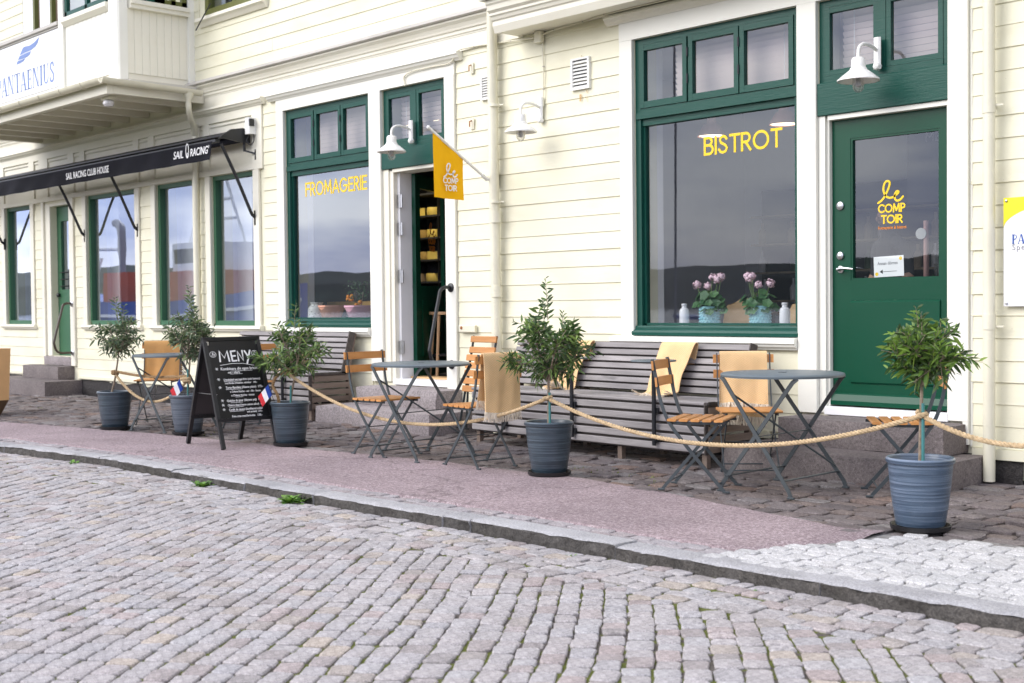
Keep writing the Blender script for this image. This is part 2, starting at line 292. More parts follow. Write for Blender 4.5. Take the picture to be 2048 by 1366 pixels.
# ------------------------------------------------------------------ mesh helpers
COL = scene.collection
class MB:
    def __init__(s): s.v = []; s.f = []; s.uv = None; s.pc = []
    def add(s, v, f):
        k = len(s.v); s.pc.append((k, len(s.f))); s.v += [tuple(p) for p in v]; s.f += [tuple(i+k for i in q) for q in f]; return s
    def box(s, x0, x1, y0, y1, z0, z1):
        return s.add([(x0,y0,z0),(x1,y0,z0),(x1,y1,z0),(x0,y1,z0),(x0,y0,z1),(x1,y0,z1),(x1,y1,z1),(x0,y1,z1)],
                     [(0,3,2,1),(4,5,6,7),(0,1,5,4),(1,2,6,5),(2,3,7,6),(3,0,4,7)])
    def cbox(s, x0, x1, y0, y1, z0, z1, c=.004):
        """box with chamfered edges along its longest axis"""
        d = (x1-x0, y1-y0, z1-z0); a = d.index(max(d)); lo = (x0,y0,z0); hi = (x1,y1,z1); u, w = [(1,2),(2,0),(0,1)][a]
        ring = [(lo[u]+c,lo[w]),(hi[u]-c,lo[w]),(hi[u],lo[w]+c),(hi[u],hi[w]-c),(hi[u]-c,hi[w]),(lo[u]+c,hi[w]),(lo[u],hi[w]-c),(lo[u],lo[w]+c)]
        vs_ = []
        for e in (lo[a], hi[a]):
            for p in ring:
                q = [0,0,0]; q[a] = e; q[u] = p[0]; q[w] = p[1]; vs_.append(q)
        return s.add(vs_, [tuple(range(7,-1,-1)), tuple(range(8,16))] + [(i,(i+1)%8,8+(i+1)%8,8+i) for i in range(8)])
    def bar(s, p, q, w, t, up=(0,0,1)):
        p, q = Vector(p), Vector(q); d = (q-p).normalized(); up = Vector(up); sd = d.cross(up)
        if sd.length < 1e-4: sd = d.cross(Vector((1,0,0)))
        sd.normalize(); up = sd.cross(d).normalized(); a = sd*w/2; b = up*t/2
        vs_ = [p-a-b,p+a-b,p+a+b,p-a+b,q-a-b,q+a-b,q+a+b,q-a+b]
        return s.add(vs_, [(0,1,2,3),(7,6,5,4),(0,4,5,1),(1,5,6,2),(2,6,7,3),(3,7,4,0)])
    def strip(s, pts, w, t, side):
        """flat bar swept along a polyline; side = its width direction"""
        side = Vector(side).normalized(); P = [Vector(p) for p in pts]; rings = []
        for i, p in enumerate(P):
            d = (P[min(i+1,len(P)-1)]-P[max(i-1,0)]).normalized(); nn = side.cross(d).normalized()
            rings.append([p-side*w/2-nn*t/2, p+side*w/2-nn*t/2, p+side*w/2+nn*t/2, p-side*w/2+nn*t/2])
        v = [x for r in rings for x in r]; f = [(0,1,2,3), tuple(len(v)-1-i for i in range(4))]
        for i in range(len(P)-1):
            for k in range(4): f.append((i*4+k, (i+1)*4+k, (i+1)*4+(k+1)%4, i*4+(k+1)%4))
        return s.add(v, f)
    def tube(s, pts, r, n=8, cap=True):
        P = [Vector(p) for p in pts]; rr = r if isinstance(r, (list, tuple)) else [r]*len(P)
        d0 = (P[1]-P[0]).normalized(); u = d0.orthogonal().normalized(); v = []
        for i, p in enumerate(P):
            d = (P[min(i+1,len(P)-1)]-P[max(i-1,0)]).normalized(); u = (u-d*u.dot(d))
            u = u.normalized() if u.length > 1e-6 else d.orthogonal().normalized(); w = d.cross(u)
            v += [p + (u*math.cos(2*math.pi*k/n)+w*math.sin(2*math.pi*k/n))*rr[i] for k in range(n)]
        f = [(i*n+k, i*n+(k+1)%n, (i+1)*n+(k+1)%n, (i+1)*n+k) for i in range(len(P)-1) for k in range(n)]
        if cap: f += [tuple(range(n-1,-1,-1)), tuple(range((len(P)-1)*n, len(P)*n))]
        return s.add(v, f)
    def lathe(s, prof, n=24, c=(0,0,0), axis='z'):
        v = []
        for r, z in prof:
            for k in range(n):
                a = 2*math.pi*k/n; x, y = r*math.cos(a), r*math.sin(a)
                v.append((c[0]+x, c[1]+y, c[2]+z) if axis == 'z' else (c[0]+x, c[1]+z, c[2]+y) if axis == 'y' else (c[0]+z, c[1]+x, c[2]+y))
        f = [(i*n+k, i*n+(k+1)%n, (i+1)*n+(k+1)%n, (i+1)*n+k) for i in range(len(prof)-1) for k in range(n)]
        if prof[0][0] > 1e-6: f.append(tuple(range(n-1,-1,-1)))
        if prof[-1][0] > 1e-6: f.append(tuple(range((len(prof)-1)*n, len(prof)*n)))
        return s.add(v, f)
    def prism(s, poly, x0, x1):
        """polygon of (y, z) drawn out along X"""
        n = len(poly); v = [(x0,y,z) for y,z in poly]+[(x1,y,z) for y,z in poly]
        return s.add(v, [tuple(range(n)), tuple(range(2*n-1,n-1,-1))]+[(i,n+i,n+(i+1)%n,(i+1)%n) for i in range(n)])
    def plate(s, poly, th, M):
        """flat outline of (x, y) with thickness th, placed by matrix M"""
        n = len(poly); v = [M@Vector((x,y,0)) for x,y in poly]+[M@Vector((x,y,th)) for x,y in poly]
        return s.add(v, [tuple(range(n-1,-1,-1)), tuple(range(n,2*n))]+[(i,(i+1)%n,n+(i+1)%n,n+i) for i in range(n)])
    def quad(s, a, b, c, d): return s.add([a,b,c,d], [(0,1,2,3)])
    def ball(s, c, r, n=8, m=6, sq=(1,1,1)):
        prof = [(r*math.sin(math.pi*i/m), -r*math.cos(math.pi*i/m)) for i in range(m+1)]; k = len(s.v); s.lathe(prof, n)
        for i in range(k, len(s.v)): x, y, z = s.v[i]; s.v[i] = (c[0]+x*sq[0], c[1]+y*sq[1], c[2]+z*sq[2])
        return s
    def xf(s, M):
        s.v = [tuple(M@Vector(p)) for p in s.v]; return s
    def mesh(s, name, mat, smooth=False):
        me = bpy.data.meshes.new(name); me.from_pydata(s.v, [], s.f)
        if s.uv:
            l = me.uv_layers.new(name='UVMap')
            for lp in me.loops: l.data[lp.index].uv = s.uv[lp.vertex_index]
        if mat: me.materials.append(MATS[mat])
        if smooth:
            me.polygons.foreach_set('use_smooth', [True]*len(me.polygons))
            try: me.set_sharp_from_angle(angle=R(40))
            except Exception: pass
        me.update(); return me
    def build(s, name, mat, parent=None, smooth=False, loc=None):
        o = bpy.data.objects.new(name, s.mesh(name, mat, smooth)); COL.objects.link(o)
        if parent: o.parent = parent
        if loc: o.location = loc
        return o
def build_each(mb, name, mat, parent, smooth=False):
    """every shape added to mb becomes an object of its own"""
    e = mb.pc+[(len(mb.v), len(mb.f))]
    for (v0, f0), (v1, f1) in zip(e, e[1:]):
        q = MB(); q.add(mb.v[v0:v1], [tuple(i-v0 for i in f) for f in mb.f[f0:f1]]); q.build(name, mat, parent, smooth)
def empty(name, loc=(0,0,0), rz=0):
    o = bpy.data.objects.new(name, None); COL.objects.link(o); o.location = loc; o.rotation_euler = (0,0,rz); o.empty_display_size = .1; return o
def tag(o, label=None, cat=None, group=None, kind=None):
    for k, v in (('label', label), ('category', cat), ('group', group), ('kind', kind)):
        if v: o[k] = v
    return o
def thing(name, label, cat, loc=(0,0,0), rz=0, group=None): return tag(empty(name, loc, rz), label, cat, group)
def link(name, me, parent=None, loc=(0,0,0), rot=(0,0,0), sc=(1,1,1)):
    o = bpy.data.objects.new(name, me); COL.objects.link(o); o.parent = parent; o.location = loc; o.rotation_euler = rot; o.scale = sc; return o
def copy_tree(o, parent=None):
    c = o.copy(); COL.objects.link(c); c.parent = parent
    for ch in list(o.children): copy_tree(ch, c)
    return c
FACE = Matrix(((1,0,0,0),(0,0,-1,0),(0,1,0,0),(0,0,0,1)))          # drawing plane -> facade (x to +X, y up, front towards the street)
def text(name, s, size, M, mat, parent=None, bold=0, sx=1, shear=0, align='LEFT', space=1, th=.0012):
    cu = bpy.data.curves.new(name, 'FONT'); cu.body = s; cu.size = size; cu.offset = bold; cu.extrude = th; cu.shear = shear; cu.align_x = align; cu.space_character = space; cu.resolution_u = 3
    ob = bpy.data.objects.new(name, cu); me = bpy.data.meshes.new_from_object(ob); bpy.data.objects.remove(ob); bpy.data.curves.remove(cu)
    me.transform(M@Matrix.Diagonal((sx,1,1,1))); me.materials.clear(); me.materials.append(MATS[mat]); me.name = name
    o = bpy.data.objects.new(name, me); COL.objects.link(o); o.parent = parent; return o
def bez(pts, n=10):
    """smooth curve through points (Catmull-Rom)"""
    P = [Vector(p) for p in pts]; out = []
    for i in range(len(P)-1):
        a, b, c, d = P[max(i-1,0)], P[i], P[i+1], P[min(i+2,len(P)-1)]
        for k in range(n):
            t = k/n; out.append(.5*((2*b)+(c-a)*t+(2*a-5*b+4*c-d)*t*t+(3*b-a-3*c+d)*t*t*t))
    out.append(P[-1]); return out
def ribbon(mb, pts, w, th, M):
    """flat brush stroke with round ends"""
    P = [Vector((p[0],p[1],0)) for p in pts]; L = []; Rr = []
    for i, p in enumerate(P):
        d = (P[min(i+1,len(P)-1)]-P[max(i-1,0)]); d = d.normalized() if d.length > 1e-9 else Vector((1,0,0)); nn = Vector((-d.y,d.x,0)); L.append(p+nn*w/2); Rr.append(p-nn*w/2)
    for i in range(len(P)-1):
        q = [Rr[i],Rr[i+1],L[i+1],L[i]]; mb.plate([(v.x,v.y) for v in q], th, M)
    for e in (P[0], P[-1]): mb.plate([(e.x+w/2*math.cos(a*math.pi/4), e.y+w/2*math.sin(a*math.pi/4)) for a in range(8)], th*1.05, M)
def le_script(mb, x, y, s, w, M):
    """the joined handwritten 'le' of the shop's mark; s = height of the l"""
    pts = [(.02,.02),(.20,.13),(.36,.31),(.54,.64),(.61,.88),(.55,.98),(.42,.97),(.32,.83),(.29,.59),(.39,.34),(.57,.23),(.76,.24),(.93,.34),(1.05,.44),(1.01,.50),(.91,.45),(.85,.25),(.94,.08),(1.12,.10),(1.27,.24)]
    ribbon(mb, [(x+p.x*s, y+p.y*s) for p in bez([(a,b,0) for a,b in pts], 5)], w, .0014, M)

def arc(cx, cy, rx, ry, a0, a1, n=14): return [(cx+rx*math.cos(R(a0+(a1-a0)*i/n)), cy+ry*math.sin(R(a0+(a1-a0)*i/n))) for i in range(n+1)]
GLYPH = {   # centre lines of geometric capitals, unit height; (strokes, advance)
 'B': ([[(0,0),(0,1)],[(0,1),(.26,1)]+arc(.26,.77,.24,.23,90,-90)+[(0,.54)],[(0,.54),(.30,.54)]+arc(.30,.27,.27,.27,90,-90)+[(0,0)]],.78),
 'I': ([[(0,0),(0,1)]],.24), 'T': ([[(0,1),(.62,1)],[(.31,1),(.31,0)]],.80), 'F': ([[(0,0),(0,1)],[(0,1),(.50,1)],[(0,.54),(.42,.54)]],.70),
 'S': ([[(.50,.84),(.43,.95),(.28,1.0),(.12,.94),(.06,.78),(.12,.62),(.28,.53),(.44,.43),(.54,.26),(.46,.07),(.28,0),(.10,.05),(.0,.19)]],.78),
 'R': ([[(0,0),(0,1)],[(0,1),(.26,1)]+arc(.26,.74,.26,.26,90,-90)+[(0,.48)],[(.24,.48),(.56,0)]],.80), 'P': ([[(0,0),(0,1)],[(0,1),(.26,1)]+arc(.26,.73,.27,.27,90,-90)+[(0,.46)]],.78),
 'O': ([arc(.47,.5,.47,.5,0,360,28)],1.18), 'C': ([arc(.47,.5,.47,.5,45,315,22)],1.02), 'G': ([arc(.47,.5,.47,.5,45,350,24),[(.93,.46),(.52,.46)]],1.18),
 'M': ([[(0,0),(.09,1)],[(.09,1),(.44,.18)],[(.44,.18),(.79,1)],[(.79,1),(.88,0)]],1.12), 'A': ([[(0,0),(.40,1)],[(.40,1),(.80,0)],[(.15,.32),(.65,.32)]],.98), 'E': ([[(0,0),(0,1)],[(0,1),(.52,1)],[(0,.52),(.46,.52)],[(0,0),(.52,0)]],.74)}
def sign(word, x, z, h, wt, width, M, mat, parent):
    """drawn capitals: h = height, wt = stroke, fitted to the given width; every letter is a piece of its own"""
    c = h-wt; adv = sum(GLYPH[ch][1] for ch in word)-(GLYPH[word[-1]][1]-max(p[0] for s in GLYPH[word[-1]][0] for p in s)); sx = (width-wt)/adv; px_ = x+wt/2
    for ch in word:
        g = MB()
        for k, s in enumerate(GLYPH[ch][0]):
            P = [Vector((px_+p[0]*sx, z+wt/2+p[1]*c, 0)) for p in s]; L = []; Q = []; cl = (P[0]-P[-1]).length < 1e-5
            a = P[0]-(P[1]-P[0]).normalized()*(0 if cl else wt*.5); b = P[-1]+(P[-1]-P[-2]).normalized()*(0 if cl else wt*.5); P[0] = a; P[-1] = b; n = len(P)
            for i, p in enumerate(P):
                d0 = (P[i]-P[i-1]) if i else ((P[-1]-P[-2]) if cl else P[1]-P[0]); d1 = (P[i+1]-P[i]) if i < n-1 else ((P[1]-P[0]) if cl else P[i]-P[i-1]); d = (d0.normalized()+d1.normalized()).normalized(); nn = Vector((-d.y,d.x,0)); L.append(p+nn*wt/2); Q.append(p-nn*wt/2)
            V = []
            for zz in (0, .0006+.00012*k): V += [M@(q+Vector((0,0,zz))) for q in L]+[M@(q+Vector((0,0,zz))) for q in Q]
            F = [(2*n+i,3*n+i,3*n+i+1,2*n+i+1) for i in range(n-1)]+[(i,2*n+i,2*n+i+1,i+1) for i in range(n-1)]+[(n+i,n+i+1,3*n+i+1,3*n+i) for i in range(n-1)]+[(0,n,3*n,2*n),(n-1,3*n-1,4*n-1,2*n-1)]
            g.add(V, F)
        g.build('letter', mat, parent); px_ += GLYPH[ch][1]*sx
# ------------------------------------------------------------------ ground, street, paving
def smooth01(t): t = max(0, min(1, t)); return t*t*(3-2*t)
def hz(x, y):
    """the terrace rises a little towards the cheese shop's step"""
    return .055*smooth01((-8.2-x)/2.2)*smooth01((x+14.5)/2)*smooth01((y+2.0)/1.2)
AEDGE = [(-40,-3.3),(-22,-3.0),(-16,-2.85),(-13.75,-2.63),(-11.3,-2.17),(-8.9,-1.90),(-7.43,-1.75),(-5.9,-1.75),(-4.65,-2.0),(-3.68,-2.24),(-3.41,-2.13),(6,-2.13)]
KERB = [(-40,-5.6),(-22,-4.55),(-16,-3.95),(-13.5,-3.75),(-11.3,-3.58),(-9.7,-3.43),(-8.0,-3.42),(6,-3.46)]
def interp(tab, x):
    for (a, b), (c, d) in zip(tab, tab[1:]):
        if a <= x <= c: return b+(d-b)*(x-a)/(c-a)
    return tab[-1][1]
ST = -.055                                                         # street level below the footpath
g = MB(); g.quad((-700,-21,-.16),(700,-21,-.16),(700,300,-.16),(-700,300,-.16))
tag(g.build('ground', 'quay_stone'), kind='structure')
g = MB(); g.box(-700, 700, -21.4, -21, -2.5, -.09); tag(g.build('quay_wall', 'quay_stone'), kind='structure')
g = MB(); g.quad((-3000,-3000,-1.5),(3000,-3000,-1.5),(3000,-21.2,-1.5),(-3000,-21.2,-1.5)); tag(g.build('water', 'water'), kind='structure')
g = MB()
xs = [-40, -30, -24, -20, -17, -15, -13.5, -12, -11, -10, -9, -8, -6, -4, -2, 0, 6]
for a, b in zip(xs, xs[1:]):
    ya, yb = interp(KERB, a)+.04, interp(KERB, b)+.04
    g.quad((a,-20.9,ST-.010),(b,-20.9,ST-.010),(b,yb,ST-.010),(a,ya,ST-.010))
street = tag(g.build('street', 'joint_street'), kind='structure')

def sett_geo(L, W, rg, h=.03, inset=.0045, dome=.001, rough=.0016):
    """one hand-cut stone, 40 triangles: chamfered outline, shoulder, slightly domed uneven top"""
    c = min(L, W)*.16; hl, hw = L/2, W/2; ring = [(-hl+c,-hw),(hl-c,-hw),(hl,-hw+c),(hl,hw-c),(hl-c,hw),(-hl+c,hw),(-hl,hw-c),(-hl,-hw+c)]
    j = min(L, W)*.05; ring = [(x+rg.uniform(-j,j), y+rg.uniform(-j,j)) for x,y in ring]; v = []
    v += [(x,y,-h) for x,y in ring]; v += [(x,y,-.0045+rg.uniform(-rough,rough)) for x,y in ring]
    k = 1-2*inset/min(L,W); v += [(x*k,y*k,rg.uniform(-rough,rough)) for x,y in ring]; v.append((0,0,dome+rg.uniform(-rough,rough)))
    f = [(i,(i+1)%8,8+(i+1)%8,8+i) for i in range(8)]+[(8+i,8+(i+1)%8,16+(i+1)%8,16+i) for i in range(8)]+[(16+i,16+(i+1)%8,24) for i in range(8)]
    return v, f
def lay(stones, parent, mat, name, rest_name, seed, keep=300, tilt=.010, **kw):
    """stones = (x, y, z, angle, length, width): the ones that show largest become objects of their own, the rest one part"""
    rg = random.Random(seed); var = []
    for k in range(14):
        mb = MB(); v, f = sett_geo(.14, .10, rg, **kw); mb.add(v, f); me = mb.mesh(name, mat, False); var.append(me)
    def size(s):
        x, y, z = pix(s[:3])
        return s[4]*s[5]/z**3 if (0 < x < 2048 and 0 < y < 1366) else -z
    order = sorted(stones, key=size, reverse=True)
    for x, y, z, a, L, W in order[:keep]:
        link(name, rg.choice(var), parent, (x,y,z), (rg.gauss(0,tilt), rg.gauss(0,tilt), a+(math.pi if rg.random() < .5 else 0)), (L/.14, W/.10, 1))
    mb = MB()
    for x, y, z, a, L, W in order[keep:]:
        v, f = sett_geo(L, W, rg, **kw); ca, sa = math.cos(a), math.sin(a); tx, ty = rg.gauss(0,tilt), rg.gauss(0,tilt)
        mb.add([(x+p[0]*ca-p[1]*sa, y+p[0]*sa+p[1]*ca, z+p[2]+tx*p[1]-ty*p[0]) for p in v], f)
    if mb.v: tag(mb.build(rest_name, mat, parent, False), kind='stuff')

rg = random.Random(3); stones = []; JOINTS = []
ca = R(128); cdir = Vector((math.cos(ca), math.sin(ca))); ndir = Vector((-math.sin(ca), math.cos(ca)))
def street_pt(s, t):
    w = .05*math.sin(.9*s+.35*t)+.02*math.sin(2.3*s-.8*t)
    p = cdir*s + ndir*(t+w); return p
def in_view(x, y, z, m=420):
    a, b, d = pix((x, y, z)); return -m < a < 2048+m and b < 1366+m and .9 < d < 24
t = -20.0
while t < 20:
    W = rg.uniform(.088, .112); s = -16+rg.uniform(0, .1)
    while s < 16:
        L = rg.choice((.08, .095, .11, .12, .14))*rg.uniform(.93, 1.07); p = street_pt(s+L/2, t+W/2); q = street_pt(s+L/2+.05, t+W/2)
        s += L
        kb = interp(KERB, p.x) if -40 < p.x < 6 else -3.46
        if p.y < kb-.50 and in_view(p.x, p.y, ST):
            stones.append((p.x+rg.gauss(0,.002), p.y+rg.gauss(0,.002), ST+rg.gauss(0,.002), math.atan2(q.y-p.y, q.x-p.x)+rg.gauss(0,.03), L-.006, W-.0065))
            e = street_pt(s-L/2, t); JOINTS.append((e.x, e.y, L))
    t += W
for k in range(5):                                                # courses laid along the kerb
    x = -26.0
    while x < 2:
        L = rg.uniform(.08, .17); xc = x+L/2; x += L; y = interp(KERB, xc)-.055-.102*k+rg.gauss(0,.006)+.012*math.sin(xc*3+k)
        if in_view(xc, y, ST):
            an = math.atan2(interp(KERB, xc+.1)-interp(KERB, xc-.1), .2); stones.append((xc, y, ST+rg.gauss(0,.0025), an+rg.gauss(0,.07), L-.007, .094)); 
            if rg.random() < .3: JOINTS.append((xc, y-.05, L))
lay(stones, street, 'sett_street', 'sett', 'far_setts', 11)

# terrace of rough dark cobbles along the wall
g = MB(); xs = [-30+.5*i for i in range(71)]
for a, b in zip(xs, xs[1:]):
    for k in range(8):
        fa, fb = k/8, (k+1)/8; P = []
        for x, q in ((a,fa),(b,fa),(b,fb),(a,fb)):
            y0 = interp(AEDGE, x)-.12; y = y0+(.1-y0)*q; P.append((x, y, hz(x,y)-.016))
        g.quad(*P)
terrace = tag(g.build('terrace', 'joint_terrace', None, True), kind='structure')
rg = random.Random(5); stones = []; y = .0; TJ = []
while y > -3.2:
    W = rg.uniform(.115, .165); x = -24.0+rg.uniform(0,.2)
    while x < 1.5:
        L = rg.uniform(.13, .25); xc = x+L/2; x += L; yc = y-W/2+.03*math.sin(xc*.8+y*2)+rg.gauss(0,.006)
        if yc > interp(AEDGE, xc)-(.13 if xc > -4.3 else .03) and in_view(xc, yc, 0):
            stones.append((xc, yc, hz(xc,yc)+max(-.012,min(.006,rg.gauss(-.004,.005))), rg.gauss(0,.06), L-.009, W-.009)); TJ.append((xc-L/2, yc, W))
    y -= W
lay(stones, terrace, 'sett_terrace', 'cobble', 'far_cobbles', 12, tilt=.02, inset=.007, dome=.002, rough=.004)

# pale setts at the right, with the joint bed under them
WL = lambda y: -3.80+(y+3.28)*.40                                 # left edge of the pale setts
g = MB(); g.quad((WL(-3.3),-3.3,-.012),(3,-3.3,-.012),(3,-2.14,-.012),(WL(-2.14),-2.14,-.012))
white = tag(g.build('pale_paving', 'joint_white'), kind='structure')
rg = random.Random(6); stones = []; y = -3.30; k = 0
while y < -2.2:
    W = rg.uniform(.078, .098); x = WL(y)+rg.uniform(0,.03)
    while x < 1.0:
        L = rg.uniform(.085, .13); xc = x+L/2; x += L; yc = y+W/2+.025*math.sin(xc*2.1)
        if in_view(xc, yc, 0): stones.append((xc, yc, .002+rg.gauss(0,.003), rg.gauss(0,.06)+.05*math.cos(xc*2.1), L-.004, W-.004))
    y += W
lay(stones, white, 'sett_white', 'sett', 'far_setts', 13, tilt=.006, inset=.004, dome=.0004, rough=.001)

# footpath: one slab of reddish asphalt with a ragged edge over the cobbles
mb = MB(); top = []; bot = []; x = -30.0; step = .12
while x < WL(-2.2):
    ra = .035*mnoise.noise((x*2.3, 1.7, 0))+.014*mnoise.noise((x*9, 4.7, 0)); top.append((x, interp(AEDGE, x)+ra)); bot.append((x, interp(KERB, x)+.335)); x += step
rows = 9; QS = (0,.012,.15,.32,.5,.68,.85,.988,1); base = len(mb.v); n_ = len(top); V = []
for i in range(n_):
    for k in range(rows):
        q = QS[k]; xx = top[i][0]; yy = bot[i][1]+(top[i][1]-bot[i][1])*q
        lim = WL(min(-2.15, max(-3.3, yy)))
        V.append((min(xx, lim-.004), yy, .007+.007*mnoise.noise((xx*.9, yy*.9, 3))+(-.02 if (k in (0, rows-1) or xx > lim-.01) else 0)))
F = [(i*rows+k, (i+1)*rows+k, (i+1)*rows+k+1, i*rows+k+1) for i in range(n_-1) for k in range(rows-1)]
mb.add(V, F); tag(mb.build('footpath', 'asphalt', None, False), kind='structure')

g = MB(); x = -30.0
while x < 4:
    g.quad((x,interp(KERB,x)+.15,-.0095),(x+1,interp(KERB,x+1)+.15,-.0095),(x+1,interp(AEDGE,x+1)+.1,-.0095),(x,interp(AEDGE,x)+.1,-.0095)); x += 1
tag(g.build('path_base', 'joint_white'), kind='structure')
# a course of small setts between kerb and asphalt
g = MB(); x = -30
while x < -3.9:
    a, b = x, x+.6; g.quad((a,interp(KERB,a)+.15,-.014),(b,interp(KERB,b)+.15,-.014),(b,interp(KERB,b)+.36,-.014),(a,interp(KERB,a)+.36,-.014)); x += .6
strip_ = tag(g.build('edge_strip', 'joint_white'), kind='structure'); stones = []; rg = random.Random(8)
for k in range(2):
    x = -24
    while x < -3.75+k*.03:
        L = rg.uniform(.10, .19); xc = x+L/2; x += L; yc = interp(KERB, xc)+.21+.09*k
        if in_view(xc, yc, 0): stones.append((xc, yc, rg.gauss(-.001,.003), rg.gauss(0,.05), L-.007, .082))
lay(stones, strip_, 'sett_edge', 'sett', 'far_setts', 14)

# kerb of long granite stones
kerb = tag(empty('kerb'), kind='structure'); rg = random.Random(9)
cuts = [-26,-24.5,-23,-21.6,-20.2,-18.8,-17.5,-16.2,-14.9,-13.6,-12.45,-11.3,-9.78,-8.62,-7.62,-6.8,-5.53,-5.3,-4.22,-3.05,-1.9,-.6,.8]
for a, b in zip(cuts, cuts[1:]):
    mb = MB(); nx = max(3, int((b-a)/.03)); off = rg.gauss(0,.006); zt = rg.gauss(.002,.004); sec = []
    prof = [(-.003,ST-.06),(0,ST+.012),(.001,-.0095),(.004,-.008),(.015,0),(.07,.001),(.165,0),(.165,ST-.06)]
    V = []
    for i in range(nx+1):
        x = a+.004+(b-a-.008)*i/nx; yk = interp(KERB, x)
        for j, (dy, z) in enumerate(prof):
            am = (.0, .020, .018, .016, .014, .002, .003, 0)[j]
            V.append((x, yk+dy+off+am*(mnoise.noise((x*9+j*3.1, j*1.7, a))+.7*mnoise.noise((x*31, j*2.7, a))), z+(zt if z > ST else 0)+am*.5*mnoise.noise((x*8, j*2.3, a+5))))
    m_ = len(prof); F = [(i*m_+j, (i+1)*m_+j, (i+1)*m_+j+1, i*m_+j+1) for i in range(nx) for j in range(m_-1)]+[tuple(range(m_)), tuple(nx*m_+m_-1-k for k in range(m_))]
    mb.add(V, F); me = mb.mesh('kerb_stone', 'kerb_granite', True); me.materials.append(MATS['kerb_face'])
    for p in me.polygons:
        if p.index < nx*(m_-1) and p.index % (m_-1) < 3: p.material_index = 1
    link('kerb_stone', me, kerb)

# moss and grass in the joints
def tufts(name, pts, mat, hgt, n, label, seed, spread=.02):
    rg = random.Random(seed); mb = MB()
    for x, y, z, amt in pts:
        for k in range(max(1, int(n*amt))):
            a = rg.uniform(0, 6.283); px, py = x+rg.gauss(0,spread), y+rg.gauss(0,spread); h = hgt*rg.uniform(.4, 1.2)*amt; w = h*.35; lx, ly = rg.gauss(0,h*.6), rg.gauss(0,h*.6)
            mb.add([(px-w*math.cos(a),py-w*math.sin(a),z),(px+w*math.cos(a),py+w*math.sin(a),z),(px+lx,py+ly,z+h)], [(0,1,2)])
    return tag(mb.build(name, mat), label, 'moss', kind='stuff')
mp_ = []
rg = random.Random(21)
for x, y, L in JOINTS:
    c = mnoise.noise((x*.55, y*.55, 2))+.5*mnoise.noise((x*2.2, y*2.2, 7))
    if c > -.2 and rg.random() < .7: mp_.append((x, y, ST-.011, min(1.3, .5+c)))
tufts('joint_moss', mp_, 'moss', .018, 8, 'yellow green moss growing in the joints of the street setts', 22, .016)
mp_ = [(x, y, hz(x,y)-.014, .9) for x, y, W in TJ if mnoise.noise((x*.9, y*.9, 12)) > .26 and rg.random() < .5]
tufts('terrace_moss', mp_, 'moss', .022, 7, 'moss tufts between the dark terrace cobbles', 23, .025)
# ------------------------------------------------------------------ the timber house
house = thing('timber_house', 'cream clapboard house with dark green window frames and doors', 'building')
OPEN = [(-7.06,-5.46,.93,3.37),(-5.29,-4.27,.38,3.37),(-12.22,-10.65,.98,3.39),(-10.45,-9.45,.42,3.39),(-13.83,-12.87,.99,2.79),(-15.20,-14.25,.99,2.79),
        (-17.20,-15.76,.99,2.79),(-18.42,-17.74,.53,2.74),(-20.03,-19.08,.99,2.79),(-13.90,-12.62,4.72,6.2),(-17.5,-16.3,3.98,6.2)]
XA, XB, ZT = -27.0, 3.0, 6.6
xs = sorted({XA, XB, *[o[0] for o in OPEN], *[o[1] for o in OPEN]}); w = MB()
for a, b in zip(xs, xs[1:]):
    m_ = (a+b)/2; holes = sorted((o[2], o[3]) for o in OPEN if o[0] < m_ < o[1]); z = .02
    for h0, h1 in holes+[(ZT, ZT)]:
        if h0 > z+1e-4: w.box(a, b, .006, .28, z, h0)
        z = h1
wall = w.build('wall', 'cream', house)
# clapboards: every board is a piece of its own, broken at openings and at butt joints
EXC = [(-7.21,-5.36,.83,3.53),(-5.45,-4.115,.0,3.53),(-12.37,-10.55,.86,3.53),(-10.66,-9.295,.3,3.53),(-20.2,-12.66,2.79,3.53),(-13.98,-12.66,.90,3.0),(-15.34,-14.10,.90,3.0),
       (-17.34,-15.62,.90,3.0),(-18.70,-17.58,.0,3.0),(-20.18,-18.94,.90,3.0),(-14.05,-12.5,4.60,6.6),(-17.6,-16.2,3.9,6.6)]
rg = random.Random(31); EXP = .145
def board(x0, x1, z0, z1):
    q = rg.gauss(0, .0012); h = z1-z0; z0 += rg.gauss(0,.0012)
    MB().prism([(-.004,z1+.012),(.004,z1+.012),(.004,z0),(-.0105+q,z0),(-.0125+q,z0+.003),(-.0115+q,z0+.014)][::-1], x0+.0008, x1-.0008).build('plank', 'cream', wall)
def rows(za, zb, x0, x1):
    z = za; part = []
    while z < zb-.01:
        z1 = min(z+EXP, zb); iv = [(x0, x1)]
        for e in EXC:
            if z+.02 < e[2] < z1-.001 and e[3] > z1: part.append((e[0], e[1], z, e[2]))
            if e[2] < z and z+.001 < e[3] < z1-.02: part.append((e[0], e[1], e[3], z1))
            if e[2] < z1-.001 and e[3] > z+.001:
                nv = []
                for a, b in iv:
                    if e[1] <= a or e[0] >= b: nv.append((a, b)); continue
                    if e[0] > a: nv.append((a, e[0]))
                    if e[1] < b: nv.append((e[1], b))
                iv = nv
        for a, b in iv:
            while b-a > .04:
                L = rg.uniform(3.2, 4.8); e = b if b-a < L+.7 else a+L
                board(a, e, z, z1); a = e
        z += EXP
    for a, b, q0, q1 in part:
        ok = not any(e[0] < b-.01 and e[1] > a+.01 and e[2] < q1-.01 and e[3] > q0+.01 for e in EXC)
        if ok: board(a, b, q0, q1)
rows(.215, 3.60, -24.5, -1.0); rows(3.95, 6.4, -24.5, -8.35)
